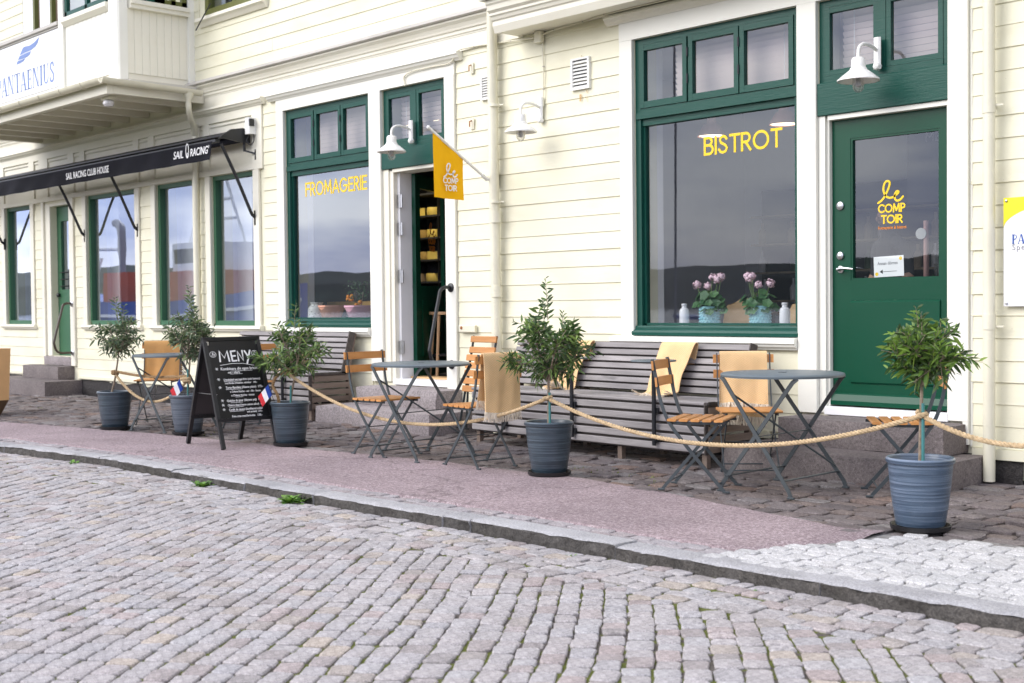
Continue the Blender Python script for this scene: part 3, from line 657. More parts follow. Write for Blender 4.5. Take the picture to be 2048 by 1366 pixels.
g = MB(); g.box(-4.10,-1,-.030,.004,.145,.2135); g.box(-24.5,-18.98,-.030,.004,.235,.2745); g.box(-17.52,-11.02,-.030,.004,.225,.2645); g.box(-8.93,-5.72,-.030,.004,.165,.2135)
build_each(g, 'base_board', 'cream', house)
g = MB(); g.box(-26,0,.012,.3,-.1,.26)
fnd = g.build('foundation', 'foundation_stone', house); rg = random.Random(33); x = -24.0
while x < -.5:
    L = rg.uniform(.6, 1.3); mb = MB(); n_ = 6; y0 = -.012+rg.uniform(-.01,.01)
    vv = [(x+.01+(L-.02)*i/n_, y0+.012*mnoise.noise((x+i, j*2.0, 1)) + (.02 if j in (0,3) else 0), z) for i in range(n_+1) for j, z in enumerate((-.05,.02,.10,.17+.06*smooth01((-9-x)/4)))]
    mb.add(vv, [(i*4+j,(i+1)*4+j,(i+1)*4+j+1,i*4+j+1) for i in range(n_) for j in range(3)]); mb.build('foundation_block', 'foundation_stone', fnd, True); x += L

# mouldings
def cornice(x0, x1, y=0, name='cornice', dz=0):
    MB().prism([(y+.004,3.985+dz),(y-.135,3.935+dz),(y-.14,3.905+dz),(y-.125,3.895+dz),(y+.004,3.895+dz)], x0, x1).build('drip_board', 'grey_weathered', MB().prism(
        [(y+.003,3.893+dz),(y-.105,3.893+dz),(y-.105,3.875+dz),(y-.075,3.85+dz),(y-.06,3.82+dz),(y-.055,3.80+dz),(y-.04,3.795+dz),(y-.04,3.765+dz),(y-.028,3.755+dz),(y-.028,3.745+dz),(y+.003,3.745+dz)], x0, x1).build(name, 'cream_trim', house))
cornice(-24.5, -8.34)
MB().box(-24.5,-8.36,-.024,.003,3.602,3.743).build('frieze_board', 'cream_trim', house)
def hood(x0, x1, mat='cream_trim'):
    MB().prism([(.002,3.602),(-.085,3.598),(-.09,3.575),(-.075,3.565),(-.065,3.545),(-.045,3.53),(-.04,3.52),(.002,3.52)], x0, x1).build('hood_moulding', mat, house)
hood(-20.3, -12.60); hood(-12.50, -9.20, 'white_trim'); hood(-7.33, -3.98)
# oriel of the upper floor over the bistro
g = MB(); g.box(-8.30, 2, -.30, .003, 3.62, 6.4); ori = g.build('oriel_wall', 'cream', house)
g = MB(); g.prism([(.002,3.615),(-.26,3.615),(-.27,3.60),(-.31,3.60),(-.335,3.66),(-.335,3.70),(-.35,3.71),(-.36,3.735),(-.375,3.745),(-.375,3.765),(-.40,3.785),(-.405,3.825),(-.42,3.84),(-.42,3.87),(-.302,3.87),(-.302,3.619),(.002,3.619)], -8.42, 2); g.build('oriel_moulding', 'cream_trim', house)
g = MB(); g.prism([(-.304,3.93),(-.45,3.90),(-.455,3.873),(-.304,3.873)], -8.47, 2); g.build('drip_board', 'grey_weathered', house)
for k in range(16):
    z = 3.94+k*EXP; MB().prism([(-.3045,z+EXP+.01),(-.303,z+EXP+.01),(-.303,z),(-.319,z),(-.321,z+.004)][::-1], -8.30, 2).build('plank', 'cream', wall)

# ---- big shop windows
def pane(x0, x1, y, z0, z1, parent, mat='glass'):
    return MB().quad((x0,y,z0),(x1,y,z0),(x1,y,z1),(x0,y,z1)).build('pane', mat, parent)
def blind(x0, x1, y, z0, z1, n, parent):
    b = MB(); b.box(x0, x1, y-.015, y+.02, z1, z1+.03); bo = b.build('blind', 'blind', parent)
    me = MB().add([(x0,.012,-.019),(x1,.012,-.019),(x1,-.010,.021),(x0,-.010,.021),(x0,.0135,-.0185),(x1,.0135,-.0185),(x1,-.0085,.0215),(x0,-.0085,.0215)],
                  [(0,1,2,3),(7,6,5,4),(0,4,5,1),(2,6,7,3),(1,5,6,2),(3,7,4,0)]).mesh('slat', 'blind')
    for k in range(n): link('slat', me, bo, (0, y, z1-.02-(z1-z0)*k/n))
    c = MB()
    for q in (.12, .88): c.tube([(x0+(x1-x0)*q,y-.024,z0),(x0+(x1-x0)*q,y-.024,z1)], .002, 5)
    c.build('cord', 'white_vinyl', bo)
def big_window(x0, x1, z0, z1, gmat):
    f = MB(); yb = .10
    f.box(x0, x0+.055, .012, yb, z0+.07, z1); f.box(x1-.045, x1, .012, yb, z0+.07, z1); f.box(x0+.055, x1-.045, .012, yb, z1-.05, z1)      # outer frame
    f.box(x0+.012, x1-.012, -.002, yb, 2.715, 2.765); f.box(x0+.02, x1-.02, .014, yb, 2.765, 2.80); f.box(x0+.055, x1-.045, .03, yb, 2.66, 2.715)   # transom bar
    f.box(x0+.055, x0+.075, .045, .09, z0+.10, 2.66); f.box(x1-.065, x1-.045, .045, .09, z0+.10, 2.66); f.box(x0+.075, x1-.065, .046, .09, z0+.085, z0+.105)
    win = f.build('window', 'sash_green', house)
    s = MB(); s.prism([(.1,z0+.083),(-.004,z0+.083),(-.012,z0+.07),(-.012,z0+.055),(-.032,z0+.045),(-.040,z0+.028),(-.036,z0+.004),(.1,z0+.004)], x0-.02, x1+.008); s.build('sill_moulding', 'sash_green', win)
    pane(x0+.07, x1-.06, .066, z0+.10, 2.665, win, gmat)
    w_ = (x1-x0-.10)/3
    for k in range(3):
        a = x0+.055+k*w_+(.006 if k else 0); b = a+w_-.012; t_ = MB()
        t_.box(a, a+.042, .004, .05, 2.803, z1-.052); t_.box(b-.042, b, .004, .05, 2.803, z1-.052); t_.box(a+.042, b-.042, .005, .05, z1-.098, z1-.053); t_.box(a+.042, b-.042, .005, .05, 2.803, 2.855)
        so = t_.build('transom_sash', 'sash_green', win); pane(a+.04, b-.04, .03, 2.853, z1-.096, so)
        if k: MB().tube([(a-.006,-.002,2.95),(a-.006,-.002,3.02)], .008, 6).build('hinge', 'black_metal', so); MB().tube([(a-.006,-.002,3.16),(a-.006,-.002,3.23)], .008, 6).build('hinge', 'black_metal', so)
    return win
def casing(x0, x1, z0, z1, xin, mat='white_trim', mid=None):
    c = MB(); c.cbox(x0, xin[0], -.034, .004, z0, z1); c.box(x0+.001, x1, -.0335, .004, z1+.0005, 3.5195); build_each(c, 'casing', mat, house)
bw = big_window(-7.06,-5.46,.93,3.37,'glass'); fwn = big_window(-12.22,-10.65,.98,3.39,'glass_wavy')
g = MB(); g.cbox(-7.20,-7.062,-.034,.004,.885,3.3695); g.box(-7.20,-4.12,-.0335,.004,3.3715,3.519); g.cbox(-5.458,-5.292,-.036,.004,.383,3.3695); g.cbox(-4.268,-4.122,-.036,.004,.385,3.3695); build_each(g, 'casing', 'white_trim', house)
g = MB(); g.cbox(-4.165,-4.122,-.0355,.004,.23,.384); g.cbox(-4.1215,-4.102,-.012,.004,.215,3.5195); build_each(g, 'corner_board', 'white_trim', house)
g = MB(); g.cbox(-12.36,-12.222,-.034,.004,.83,3.3895); g.box(-12.36,-9.30,-.0335,.004,3.3915,3.519); g.cbox(-10.648,-10.452,-.036,.004,.43,3.3895); g.cbox(-9.448,-9.302,-.036,.004,.36,3.3895); build_each(g, 'casing', 'white_trim', house)
for x0, x1, z in ((-7.29,-5.461,.93),(-12.40,-10.651,.98)):
    MB().prism([(.004,z+.002),(-.075,z-.008),(-.08,z-.045),(-.065,z-.055),(-.06,z-.07),(-.04,z-.085),(-.034,z-.095),(.004,z-.095)], x0, x1).build('sill', 'white_trim', house)
# reveals and window boards inside
for x0, x1, z0, z1 in (OPEN[0], OPEN[2]):
    g = MB(); g.box(x0-.02, x0-.001, .101, .36, z0, z1); g.box(x1+.001, x1+.02, .101, .36, z0, z1); g.box(x0, x1, .101, .42, z0+.045, z0+.07); build_each(g, 'window_board', 'inside_white', house)
blind(-6.78,-5.56,.20,2.85,3.30,10,house); blind(-11.93,-10.75,.20,2.86,3.32,10,house)

# ---- lettering on the panes
sign('BISTROT', -6.395, 2.362, .148, .021, .745, Matrix.Translation((0,.0645,0))@FACE, 'yellow_vinyl', bw)
sign('FROMAGERIE', -11.94, 2.42, .155, .021, 1.13, Matrix.Translation((0,.0645,0))@FACE, 'yellow_vinyl', fwn)

# ---- bistro door with its transom
def door_head(x0, x1, zb, zt, ztop):
    """green fascia over the door and the two-light transom above it"""
    f = MB(); f.cbox(x0+.002, x1-.002, -.022, .02, zb, zt); h = f.build('door_head', 'sash_green', house)
    t_ = MB(); t_.box(x0+.001, x0+.05, .012, .09, zt+.002, ztop); t_.box(x1-.05, x1-.001, .012, .09, zt+.002, ztop); t_.box(x0+.05, x1-.05, .013, .09, ztop-.05, ztop-.001)
    t_.box(x0+.05, x1-.05, .006, .09, zt+.002, zt+.05); xm = (x0+x1)/2; t_.box(xm-.03, xm+.03, .004, .09, zt+.05, ztop-.05)
    tr = t_.build('transom_window', 'sash_green', house)
    for a, b in ((x0+.052, xm-.032), (xm+.032, x1-.052)):
        s = MB(); s.box(a, a+.036, .008, .05, zt+.052, ztop-.052); s.box(b-.036, b, .008, .05, zt+.052, ztop-.052); s.box(a+.036, b-.036, .009, .05, zt+.052, zt+.09); s.box(a+.036, b-.036, .009, .05, ztop-.092, ztop-.053)
        so = s.build('transom_sash', 'sash_green', tr); pane(a+.034, b-.034, .03, zt+.088, ztop-.09, so)
    blind(x0+.10, x1-.04, .17, zt+.10, ztop-.07, 9, house)
door_head(-5.29,-4.27,2.54,2.775,3.368); door_head(-10.45,-9.45,2.585,2.785,3.388)
g = MB(); g.box(-5.289,-5.235,-.006,.20,.385,2.538); g.box(-5.2345,-5.215,.02,.10,.385,2.52); g.box(-5.2145,-4.2705,-.004,.10,2.505,2.538); g.box(-4.29,-4.2705,.0,.20,.385,2.504); build_each(g, 'door_jamb', 'white_trim', house)
g = MB(); g.cbox(-5.234,-4.2725,-.03,.16,.372,.432); g.build('threshold', 'white_vinyl', house)
d = MB(); X0, X1, Y0, Y1 = -5.213, -4.292, .055, .10
d.box(X0, X0+.15, Y0, Y1, .440, 2.502); d.box(X1-.075, X1, Y0, Y1, .440, 2.502); d.box(X0+.15, X1-.075, Y0, Y1, 2.365, 2.502); d.box(X0+.15, X1-.075, Y0, Y1, 1.20, 1.345); d.box(X0+.15, X1-.075, Y0, Y1, .440, .60)
bd = d.build('door', 'door_green', house)
g = MB(); g.cbox(X0+.151, X1-.076, Y0-.012, Y1-.004, .601, 1.199, .012); g.build('door_panel', 'door_green', bd)
g = MB(); g.prism([(Y0-.001,.53),(Y0-.012,.52),(Y0-.035,.475),(Y0-.035,.445),(Y0-.001,.445)], X0+.001, X1-.001); g.build('kick_board', 'door_green', bd)
for q in ((X0+.15,X0+.165,1.345,2.365),(X1-.09,X1-.075,1.345,2.365),(X0+.165,X1-.09,2.35,2.365),(X0+.165,X1-.09,1.345,1.36)):
    MB().box(q[0], q[1], Y0+.004, Y1-.006, q[2], q[3]).build('glazing_bead', 'door_green', bd)
dp = pane(X0+.16, X1-.085, .078, 1.352, 2.358, bd)
g = MB(); M = Matrix.Translation((-4.855,.0775,1.885))@FACE; le_script(g, -.002, 0, .155, .0145, M); g.build('script_mark', 'yellow_vinyl', bd)
sign('COMP', -4.855, 1.815, .063, .0112, .214, Matrix.Translation((0,.0765,0))@FACE, 'yellow_vinyl', bd)
sign('TOIR', -4.832, 1.738, .063, .0112, .170, Matrix.Translation((0,.0765,0))@FACE, 'yellow_vinyl', bd)
text('lettering', 'fromagerie & bistrot', .031, Matrix.Translation((-4.745,.0775,1.700))@FACE, 'orange_vinyl', bd, bold=.0006, align='CENTER', sx=.86)
g = MB(); g.lathe([(.0,.0),(.030,-.0),(.030,-.012),(.024,-.016),(0,-.016)], 16, (-5.145,Y0,1.885), 'y'); g.build('lock', 'steel', bd, True)
g = MB(); g.lathe([(.0,.0),(.028,-.0),(.028,-.014),(.02,-.02),(0,-.02)], 16, (-5.145,Y0,1.525), 'y'); g.build('lock', 'steel', bd, True)
g = MB(); g.lathe([(.0,.0),(.026,0),(.026,-.008),(.012,-.012),(.012,-.04),(0,-.04)], 14, (-5.145,Y0,1.425), 'y'); g.tube(bez([(-5.145,Y0-.045,1.425),(-5.10,Y0-.052,1.433),(-5.05,Y0-.05,1.428),(-5.02,Y0-.045,1.424)],4), [.013,.012,.011,.010,.010,.009,.009,.009,.009,.008,.008,.008,.008], 8)
g.build('door_handle', 'steel', bd, True)
# paper note taped inside the door glass
pn = thing('paper_note', 'white paper note with a black arrow taped inside the bistro door glass', 'paper')
M = Matrix.Translation((-4.895,.090,1.362))@FACE@Matrix.Rotation(.03,4,'Z'); g = MB(); g.plate([(0,0),(.235,0),(.235,.145),(0,.145)], .0006, M); g.build('sheet', 'white_vinyl', pn)
M2 = Matrix.Translation((0,-.0012,0))@M
text('handwriting', 'Annan dörren', .034, M2@Matrix.Translation((.03,.085,0)), 'text_grey', pn, sx=.82)
g = MB(); g.plate([(.045,.037),(.07,.022),(.07,.052)], .0005, M2); g.plate([(.068,.0355),(.18,.0355),(.18,.0385),(.068,.0385)], .0005, M2); g.build('arrow', 'black_paint', pn)
for px_, py_ in ((.022,.022),(.212,.125)):
    g = MB(); g.plate([(px_+.013*math.cos(a*.5236), py_+.013*math.sin(a*.5236)) for a in range(12)], .0005, M2); g.build('sticker', 'yellow_vinyl', pn)

# ---- open cheese shop door
g = MB(); g.box(-10.449,-10.36,-.006,.22,.43,2.583); g.box(-10.3595,-10.30,.01,.24,.43,2.57); g.box(-10.2995,-9.4505,-.004,.22,2.55,2.583); g.box(-9.49,-9.4505,.0,.22,.43,2.549); build_each(g, 'door_jamb', 'cream_trim', house)
g = MB(); g.box(-10.2998,-10.262,.06,.24,.46,2.548); g.build('steel_jamb', 'inside_white', house)
g = MB(); g.cbox(-10.30,-9.452,-.03,.20,.405,.462); g.build('threshold', 'white_vinyl', house); g = MB(); g.box(-10.26,-9.455,.17,.36,.4625,.480); g.build('threshold_strip', 'plywood', house)
leaf = empty('open_door', (-10.235,.215,.475), R(118)); leaf.parent = house
d = MB(); d.box(0,.12,-.02,.02,0,2.07); d.box(.78,.88,-.02,.02,0,2.07); d.box(.12,.78,-.02,.02,1.93,2.07); d.box(.12,.78,-.02,.02,.82,.93); d.box(.12,.78,-.02,.02,0,.16); d.box(.12,.78,-.012,.012,.16,.82); d.cbox(.16,.74,-.02,.02,.20,.78,.01); d.build('leaf_frame', 'door_green', leaf)
MB().quad((.12,.0,.93),(.78,.0,.93),(.78,.0,1.93),(.12,.0,1.93)).build('pane', 'glass_clear', leaf)
g = MB(); M = Matrix.Translation((.38,-.003,1.44))@FACE; le_script(g, -.002, 0, .155, .0145, M); g.build('script_mark', 'orange_vinyl', leaf)
sign('COMP', .38, 1.37, .063, .015, .206, Matrix.Translation((0,-.003,0))@FACE, 'orange_vinyl', leaf); sign('TOIR', .40, 1.292, .063, .015, .165, Matrix.Translation((0,-.003,0))@FACE, 'orange_vinyl', leaf)
for z in (.78,1.50,1.98,2.26):
    g = MB(); g.tube([(-10.255,.052,z-.07),(-10.255,.052,z+.07)], .013, 8); g.box(-10.295,-10.264,.050,.058,z-.065,z+.065); g.box(-10.246,-10.215,.050,.058,z-.065,z+.065); g.build('hinge', 'steel', house, True)

# ---- clothes shop windows at the left, frieze panels, side door
def plain_window(x0, x1, z0, z1, mat='old_green', curt=.27):
    f = MB(); f.box(x0, x0+.05, .02, .10, z0, z1); f.box(x1-.02, x1, .02, .10, z0, z1); f.box(x0+.05, x1-.02, .021, .10, z1-.05, z1); f.box(x0+.05, x1-.02, .005, .10, z0, z0+.06); wo_ = f.build('window', mat, house)
    pane(x0+.048, x1-.018, .07, z0+.058, z1-.048, wo_, 'glass_wavy')
    c = MB(); c.box(x0-.03, x0-.001, .101, .34, z0, z1); c.box(x0-.03, x0+(x1-x0)*curt, .34, .355, z0, z1); build_each(c, 'inner_reveal', 'curtain', house)
    MB().prism([(.004,z0+.001),(-.06,z0-.006),(-.065,z0-.035),(-.045,z0-.05),(-.035,z0-.07),(.004,z0-.07)], x0-.14, x1+.16).build('sill', 'cream_trim', house)
    g = MB(); g.cbox(x0-.115, x0-.002, -.03, .004, z0, z1+.001); g.cbox(x1+.002, x1+.125, -.03, .004, z0, z1+.001); build_each(g, 'casing', 'cream_trim', house)
for a, b, cc in ((-13.83,-12.87,.36),(-15.20,-14.25,.38),(-17.20,-15.76,.18),(-20.03,-19.08,.5)): plain_window(a, b, .99, 2.79, 'old_green', cc)
g = MB(); g.box(-20.2,-12.662,-.030,.004,2.794,2.862); g.box(-20.2,-12.662,-.0302,.004,3.42,3.519)
for a, b in ((-20.2,-20.03),(-19.08,-18.90),(-18.72,-18.42),(-17.74,-17.55),(-17.36,-17.20),(-15.76,-15.62),(-15.36,-15.20),(-14.25,-14.08),(-13.97,-13.83),(-12.87,-12.662)): g.box(a, b, -.0298, .004, 2.8625, 3.4195)
build_each(g, 'frieze_panel_frame', 'cream_trim', house)
for a, b in ((-20.03,-19.08),(-18.90,-18.72),(-18.42,-17.74),(-17.55,-17.36),(-17.20,-15.76),(-15.62,-15.36),(-15.20,-14.25),(-14.08,-13.97),(-13.83,-12.87)):
    g = MB(); g.box(a, b, -.006, .003, 2.8625, 3.4195); po = g.build('frieze_panel', 'cream_trim', house); g = MB(); g.prism([(-.006,3.40),(-.02,3.395),(-.02,3.375),(-.006,3.36)], a+.01, b-.01); g.build('panel_moulding', 'cream_trim', po)
g = MB(); g.cbox(-18.68,-18.60,-.03,.004,.52,2.79); g.cbox(-18.5995,-18.50,.0,.06,.53,2.765); g.cbox(-18.4995,-18.422,-.008,.10,.53,2.75); g.cbox(-17.738,-17.60,-.034,.02,.40,2.79); g.box(-18.421,-17.741,-.004,.1,2.72,2.755); build_each(g, 'door_casing', 'cream_trim', house)
d = MB(); X0, X1 = -18.42, -17.742; d.box(X0,X0+.13,.10,.145,.535,2.719); d.box(X1-.10,X1,.10,.145,.535,2.719); d.box(X0+.13,X1-.10,.10,.145,2.50,2.719); d.box(X0+.13,X1-.10,.10,.145,.535,1.50)
sd = d.build('door', 'old_green', house); pane(X0+.12, X1-.09, .125, 1.49, 2.51, sd, 'glass_wavy')
g = MB()
for k in range(3): g.tube([(X0+.10,.09,1.55+k*.10),(X1-.08,.09,1.55+k*.10)], .008, 6)
g.build('push_bar', 'black_metal', sd); g = MB(); g.lathe([(0,0),(.025,-.0),(.03,-.04),(0,-.05)], 12, (X0+.06,.10,1.42), 'y'); g.build('door_knob', 'black_metal', sd, True)
g = MB(); g.box(-18.33,-18.12,.35,.37,.6,2.7); g.build('door_curtain', 'inside_dark', house)
# upstairs window over the awning
f = MB(); f.box(-13.90,-13.82,-.01,.08,4.72,6.2); f.box(-12.70,-12.62,-.01,.08,4.72,6.2); f.box(-13.82,-12.70,-.01,.08,4.72,4.80); f.box(-13.29,-13.22,-.005,.08,4.80,6.2); uw = f.build('window', 'olive_frame', house); pane(-13.82,-12.70,.04,4.80,6.2,uw)
MB().prism([(.004,4.715),(-.09,4.70),(-.095,4.66),(-.06,4.64),(-.03,4.60),(.004,4.60)], -14.0, -12.52).build('sill', 'cream_trim', house)
MB().tube([(-13.93,-.12,4.55),(-13.55,-.14,4.80)], .008, 6).build('window_stay', 'black_metal', house)

# ---- rooms behind the glass
def room(x0, x1, y1, z0, z1, mat):
    r = MB(); r.quad((x0,.29,z0),(x1,.29,z0),(x1,y1,z0),(x0,y1,z0)); r.quad((x0,.29,z1),(x0,y1,z1),(x1,y1,z1),(x1,.29,z1)); r.quad((x0,y1,z0),(x1,y1,z0),(x1,y1,z1),(x0,y1,z1)); r.quad((x0,.29,z0),(x0,y1,z0),(x0,y1,z1),(x0,.29,z1)); r.quad((x1,.29,z0),(x1,.29,z1),(x1,y1,z1),(x1,y1,z0))
    return tag(r.build('room_wall', mat), kind='structure')
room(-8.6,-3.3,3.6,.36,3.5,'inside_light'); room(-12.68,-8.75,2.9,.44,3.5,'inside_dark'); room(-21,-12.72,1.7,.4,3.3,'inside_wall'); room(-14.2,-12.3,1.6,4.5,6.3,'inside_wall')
g = MB(); g.quad((-27,.3,6.6),(3,.3,6.6),(3,6,6.6),(-27,6,6.6)); g.quad((-27,6,0),(3,6,0),(3,6,6.6),(-27,6,6.6)); g.quad((-27,.28,0),(-27,6,0),(-27,6,6.6),(-27,.28,6.6)); g.quad((3,.28,0),(3,6,0),(3,6,6.6),(3,.28,6.6)); g.build('house_shell', 'cream', house)
# ------------------------------------------------------------------ balcony and bay, top left
bal = empty('balcony'); bal.parent = house
g = MB(); g.box(-18.9,-13.98,-1.26,.0,3.795,3.83); g.build('deck', 'cream_trim', bal)
jm = MB().box(-.045,.045,-1.20,-.03,3.665,3.7945).mesh('joist', 'cream_trim')
for k in range(9): link('joist', jm, bal, (-14.25-.545*k,0,0))
g = MB(); g.cbox(-18.95,-13.93,-1.275,-1.20,3.672,3.7945); g.build('edge_beam', 'cream_trim', bal); g = MB(); g.box(-14.0,-13.925,-1.1995,-.03,3.68,3.7945); g.build('edge_beam', 'cream_trim', bal)
g = MB(); g.prism([(-.985,3.87),(-1.30,3.835),(-1.31,3.82),(-.985,3.84)], -18.95, -13.93); g.box(-14.20,-13.90,-1.0,-.14,3.835,3.865); g.build('flashing', 'grey_weathered', bal)
def half_pipe(pts, r, parent, name):
    P = [Vector(p) for p in pts]; V = []; F = []; n = 9
    for i, p in enumerate(P):
        d = (P[min(i+1,len(P)-1)]-P[max(i-1,0)]); d.z = 0; d.normalize(); s = Vector((-d.y,d.x,0))
        for rr in (r, r-.004):
            for k in range(n): a = math.pi*k/(n-1); V.append(p+s*math.cos(a)*rr-Vector((0,0,1))*math.sin(a)*rr)
    for i in range(len(P)-1):
        for o_ in (0, n):
            for k in range(n-1): F.append((i*2*n+o_+k, (i+1)*2*n+o_+k, (i+1)*2*n+o_+k+1, i*2*n+o_+k+1))
        for k in (0, n-1): F.append((i*2*n+k, (i+1)*2*n+k, (i+1)*2*n+n+k, i*2*n+n+k))
    for i in (0, len(P)-1):
        for k in range(n-1): F.append((i*2*n+k, i*2*n+k+1, i*2*n+n+k+1, i*2*n+n+k))
    return MB().add(V, F).build(name, 'pipe_cream', parent, True)
half_pipe([(-19.0,-1.345,3.835),(-13.90,-1.345,3.835)], .062, bal, 'gutter'); half_pipe([(-13.865,-1.38,3.835),(-13.80,-.14,3.80)], .062, bal, 'gutter')
for k in range(8):
    x = -14.35-.58*k; pts = [(x,-1.345+.068*math.cos(math.pi*i/8),3.835-.068*math.sin(math.pi*i/8)) for i in range(9)]; MB().strip(pts, .022, .004, (1,0,0)).build('gutter_bracket', 'pipe_cream', bal)
# bay: grooved panels, corner post, green casements above
by = empty('bay'); by.parent = house
g = MB(); g.box(-15.72,-14.20,-.955,-.93,3.86,4.84); g.box(-14.225,-14.20,-.93,.0,3.86,4.84); g.box(-15.72,-15.70,-.93,0,3.86,6.2); g.build('bay_wall', 'cream_trim', by)
pm = MB().cbox(-.0605,.0605,-.014,0,4.0,4.75,.006).mesh('panel_board', 'white_trim')
for k in range(11): link('panel_board', pm, by, (-15.60+.123*k,-.955,0))
pm = MB().cbox(0,.014,-.0485,.0485,3.99,4.75,.006).mesh('panel_board', 'cream_trim')
for k in range(9): link('panel_board', pm, by, (-14.20,-.84+.098*k,0))
g = MB(); g.cbox(-15.80,-15.66,-1.0,-.90,3.86,6.2); g.cbox(-14.44,-14.18,-1.0,-.86,3.90,6.2,.02); g.cbox(-14.25,-14.16,-.09,.0,3.86,6.2); build_each(g, 'corner_post', 'white_trim', by)
g = MB(); g.prism([(-.86,4.86),(-1.03,4.85),(-1.03,4.80),(-1.0,4.77),(-.98,4.75),(-.86,4.75)], -15.66, -14.445); g.box(-14.26,-14.13,-.86,-.09,4.75,4.80); g.box(-14.26,-14.11,-.86,-.09,4.80,4.85); g.build('bay_sill', 'cream_trim', by)
def casement(pts, z0, z1, mat):
    """two-light window between two plan points"""
    (xa, ya), (xb, yb) = pts; u = Vector((xb-xa, yb-ya, 0)); L = u.length; u.normalize(); f = MB()
    P = lambda t, z: (xa+u.x*t, ya+u.y*t, z)
    for t in (.03, L/2, L-.03): f.bar(P(t,z0), P(t,z1), .06, .05, (u.y,-u.x,0))
    f.bar(P(0,z0+.03), P(L,z0+.03), .05, .06); f.bar(P(0,z1), P(L,z1), .05, .06); o = f.build('window', mat, by)
    MB().quad(P(0,z0), P(L,z0), P(L,z1), P(0,z1)).build('pane', 'glass', o)
casement(((-15.66,-.95),(-14.46,-.95)), 4.87, 6.2, 'sash_green'); casement(((-14.20,-.85),(-14.20,-.47)), 4.86, 6.2, 'sash_green'); casement(((-14.20,-.45),(-14.20,-.10)), 4.86, 6.2, 'olive_frame')
# balcony parapet, rail and upstairs doors behind it
g = MB(); g.box(-19.0,-15.80,-.975,-.93,3.87,4.775); pr = g.build('parapet', 'white_trim', bal)
g = MB(); g.cbox(-19.0,-15.80,-1.02,-.89,4.80,4.845); g.box(-19.0,-15.8,-.995,-.915,4.776,4.7995); g.build('hand_rail', 'grey_weathered', bal)
for x in (-17.80,-17.25,-16.55):
    g = MB(); g.box(x,x+.34,-.60,-.56,4.0,6.2); g.build('balcony_shutter', 'curtain', bal); g = MB(); g.box(x+.341,x+.40,-.61,-.55,4.0,6.2); g.build('shutter_post', 'olive_frame', bal)
g = MB(); g.box(-19.0,-15.73,-.10,-.07,4.0,6.2); g.build('balcony_back', 'dark_brown', bal)
# name panel on the parapet
sg = thing('balcony_sign', 'white banner with blue wing mark and serif lettering on the balcony parapet', 'sign')
g = MB(); g.box(-18.95,-15.83,-.985,-.976,4.04,4.765); g.build('panel', 'sign_white', sg)
MS = Matrix.Translation((0,-.987,0))@FACE
def serif(mb, ch, x, z, h, M, sc=1):
    """tall serif capitals from thick and thin strokes; returns the advance"""
    tk, tn = h*.15*sc, h*.035; P = lambda *q: mb.plate([(x+a*h*sc, z+b*h) for a,b in q], .001, M)
    V = lambda a, w=.15: (P((a,0),(a+w,0),(a+w,1),(a,1)), P((a-.06,0),(a+w+.06,0),(a+w+.06,.035),(a-.06,.035)), P((a-.06,.965),(a+w+.06,.965),(a+w+.06,1),(a-.06,1)))
    if ch == 'P': V(.06); ribbon(mb, [(x+h*sc*a, z+h*b) for a,b in [(.2,.965),(.36,.94),(.44,.84),(.44,.66),(.36,.52),(.2,.48)]], h*.07, .0011, M); return .55
    if ch == 'A': P((.0,0),(.05,0),(.29,.98),(.25,1)); P((.25,1),(.36,1),(.62,0),(.46,0)); P((.13,.30),(.46,.30),(.46,.335),(.13,.335)); P((-.07,0),(.12,0),(.12,.035),(-.07,.035)); P((.38,0),(.70,0),(.70,.035),(.38,.035)); return .70
    if ch == 'N': V(.06,.045); P((.06,1),(.22,1),(.60,0),(.54,0)); V(.56,.045); return .74
    if ch == 'T': V(.26); P((0,.965),(.66,.965),(.66,1),(0,1)); P((0,.80),(.03,.80),(.06,.97),(0,.97)); P((.63,.80),(.66,.80),(.66,.97),(.60,.97)); return .70
    if ch == 'E': V(.06); P((.2,0),(.50,0),(.52,.2),(.49,.2),(.44,.04),(.2,.04)); P((.2,.96),(.44,.96),(.47,.82),(.50,.82),(.49,1),(.2,1)); P((.2,.49),(.38,.49),(.38,.525),(.2,.525)); P((.36,.40),(.39,.40),(.39,.62),(.36,.62)); return .60
    if ch == 'I': V(.08); return .34
    if ch == 'U':
        P((.06,.2),(.20,.2),(.20,1),(.06,1)); P((0,.965),(.26,.965),(.26,1),(0,1)); P((.50,.25),(.545,.25),(.545,1),(.50,1)); P((.44,.965),(.60,.965),(.60,1),(.44,1)); ribbon(mb, [(x+h*sc*a, z+h*b) for a,b in [(.13,.26),(.16,.12),(.26,.05),(.38,.05),(.48,.13),(.52,.28)]], h*.075, .0011, M); return .68
    if ch == 'S': ribbon(mb, [(x+h*sc*p.x, z+h*p.y) for p in bez([(.40,.80,0),(.34,.95,0),(.20,.96,0),(.09,.86,0),(.10,.70,0),(.22,.56,0),(.36,.42,0),(.41,.26,0),(.34,.09,0),(.20,.04,0),(.07,.10,0),(.03,.24,0)],3)], h*.10, .0011, M); return .50
    return .4
def serif_word(mb, s, x, z, h, M, sc=1, gap=.06):
    for ch in s: x += (serif(mb, ch, x, z, h, M, sc)+gap)*h*sc
    return x
g = MB(); serif_word(g, 'PANTAENIUS', -17.80, 4.115, .255, MS, 1.10, .035); g.build('lettering', 'logo_blue', sg)
def wing(pts, m=sg, k=1): MB().plate([(a, b) for a, b in pts], .001, MS).build('wing_mark', 'logo_blue', m)
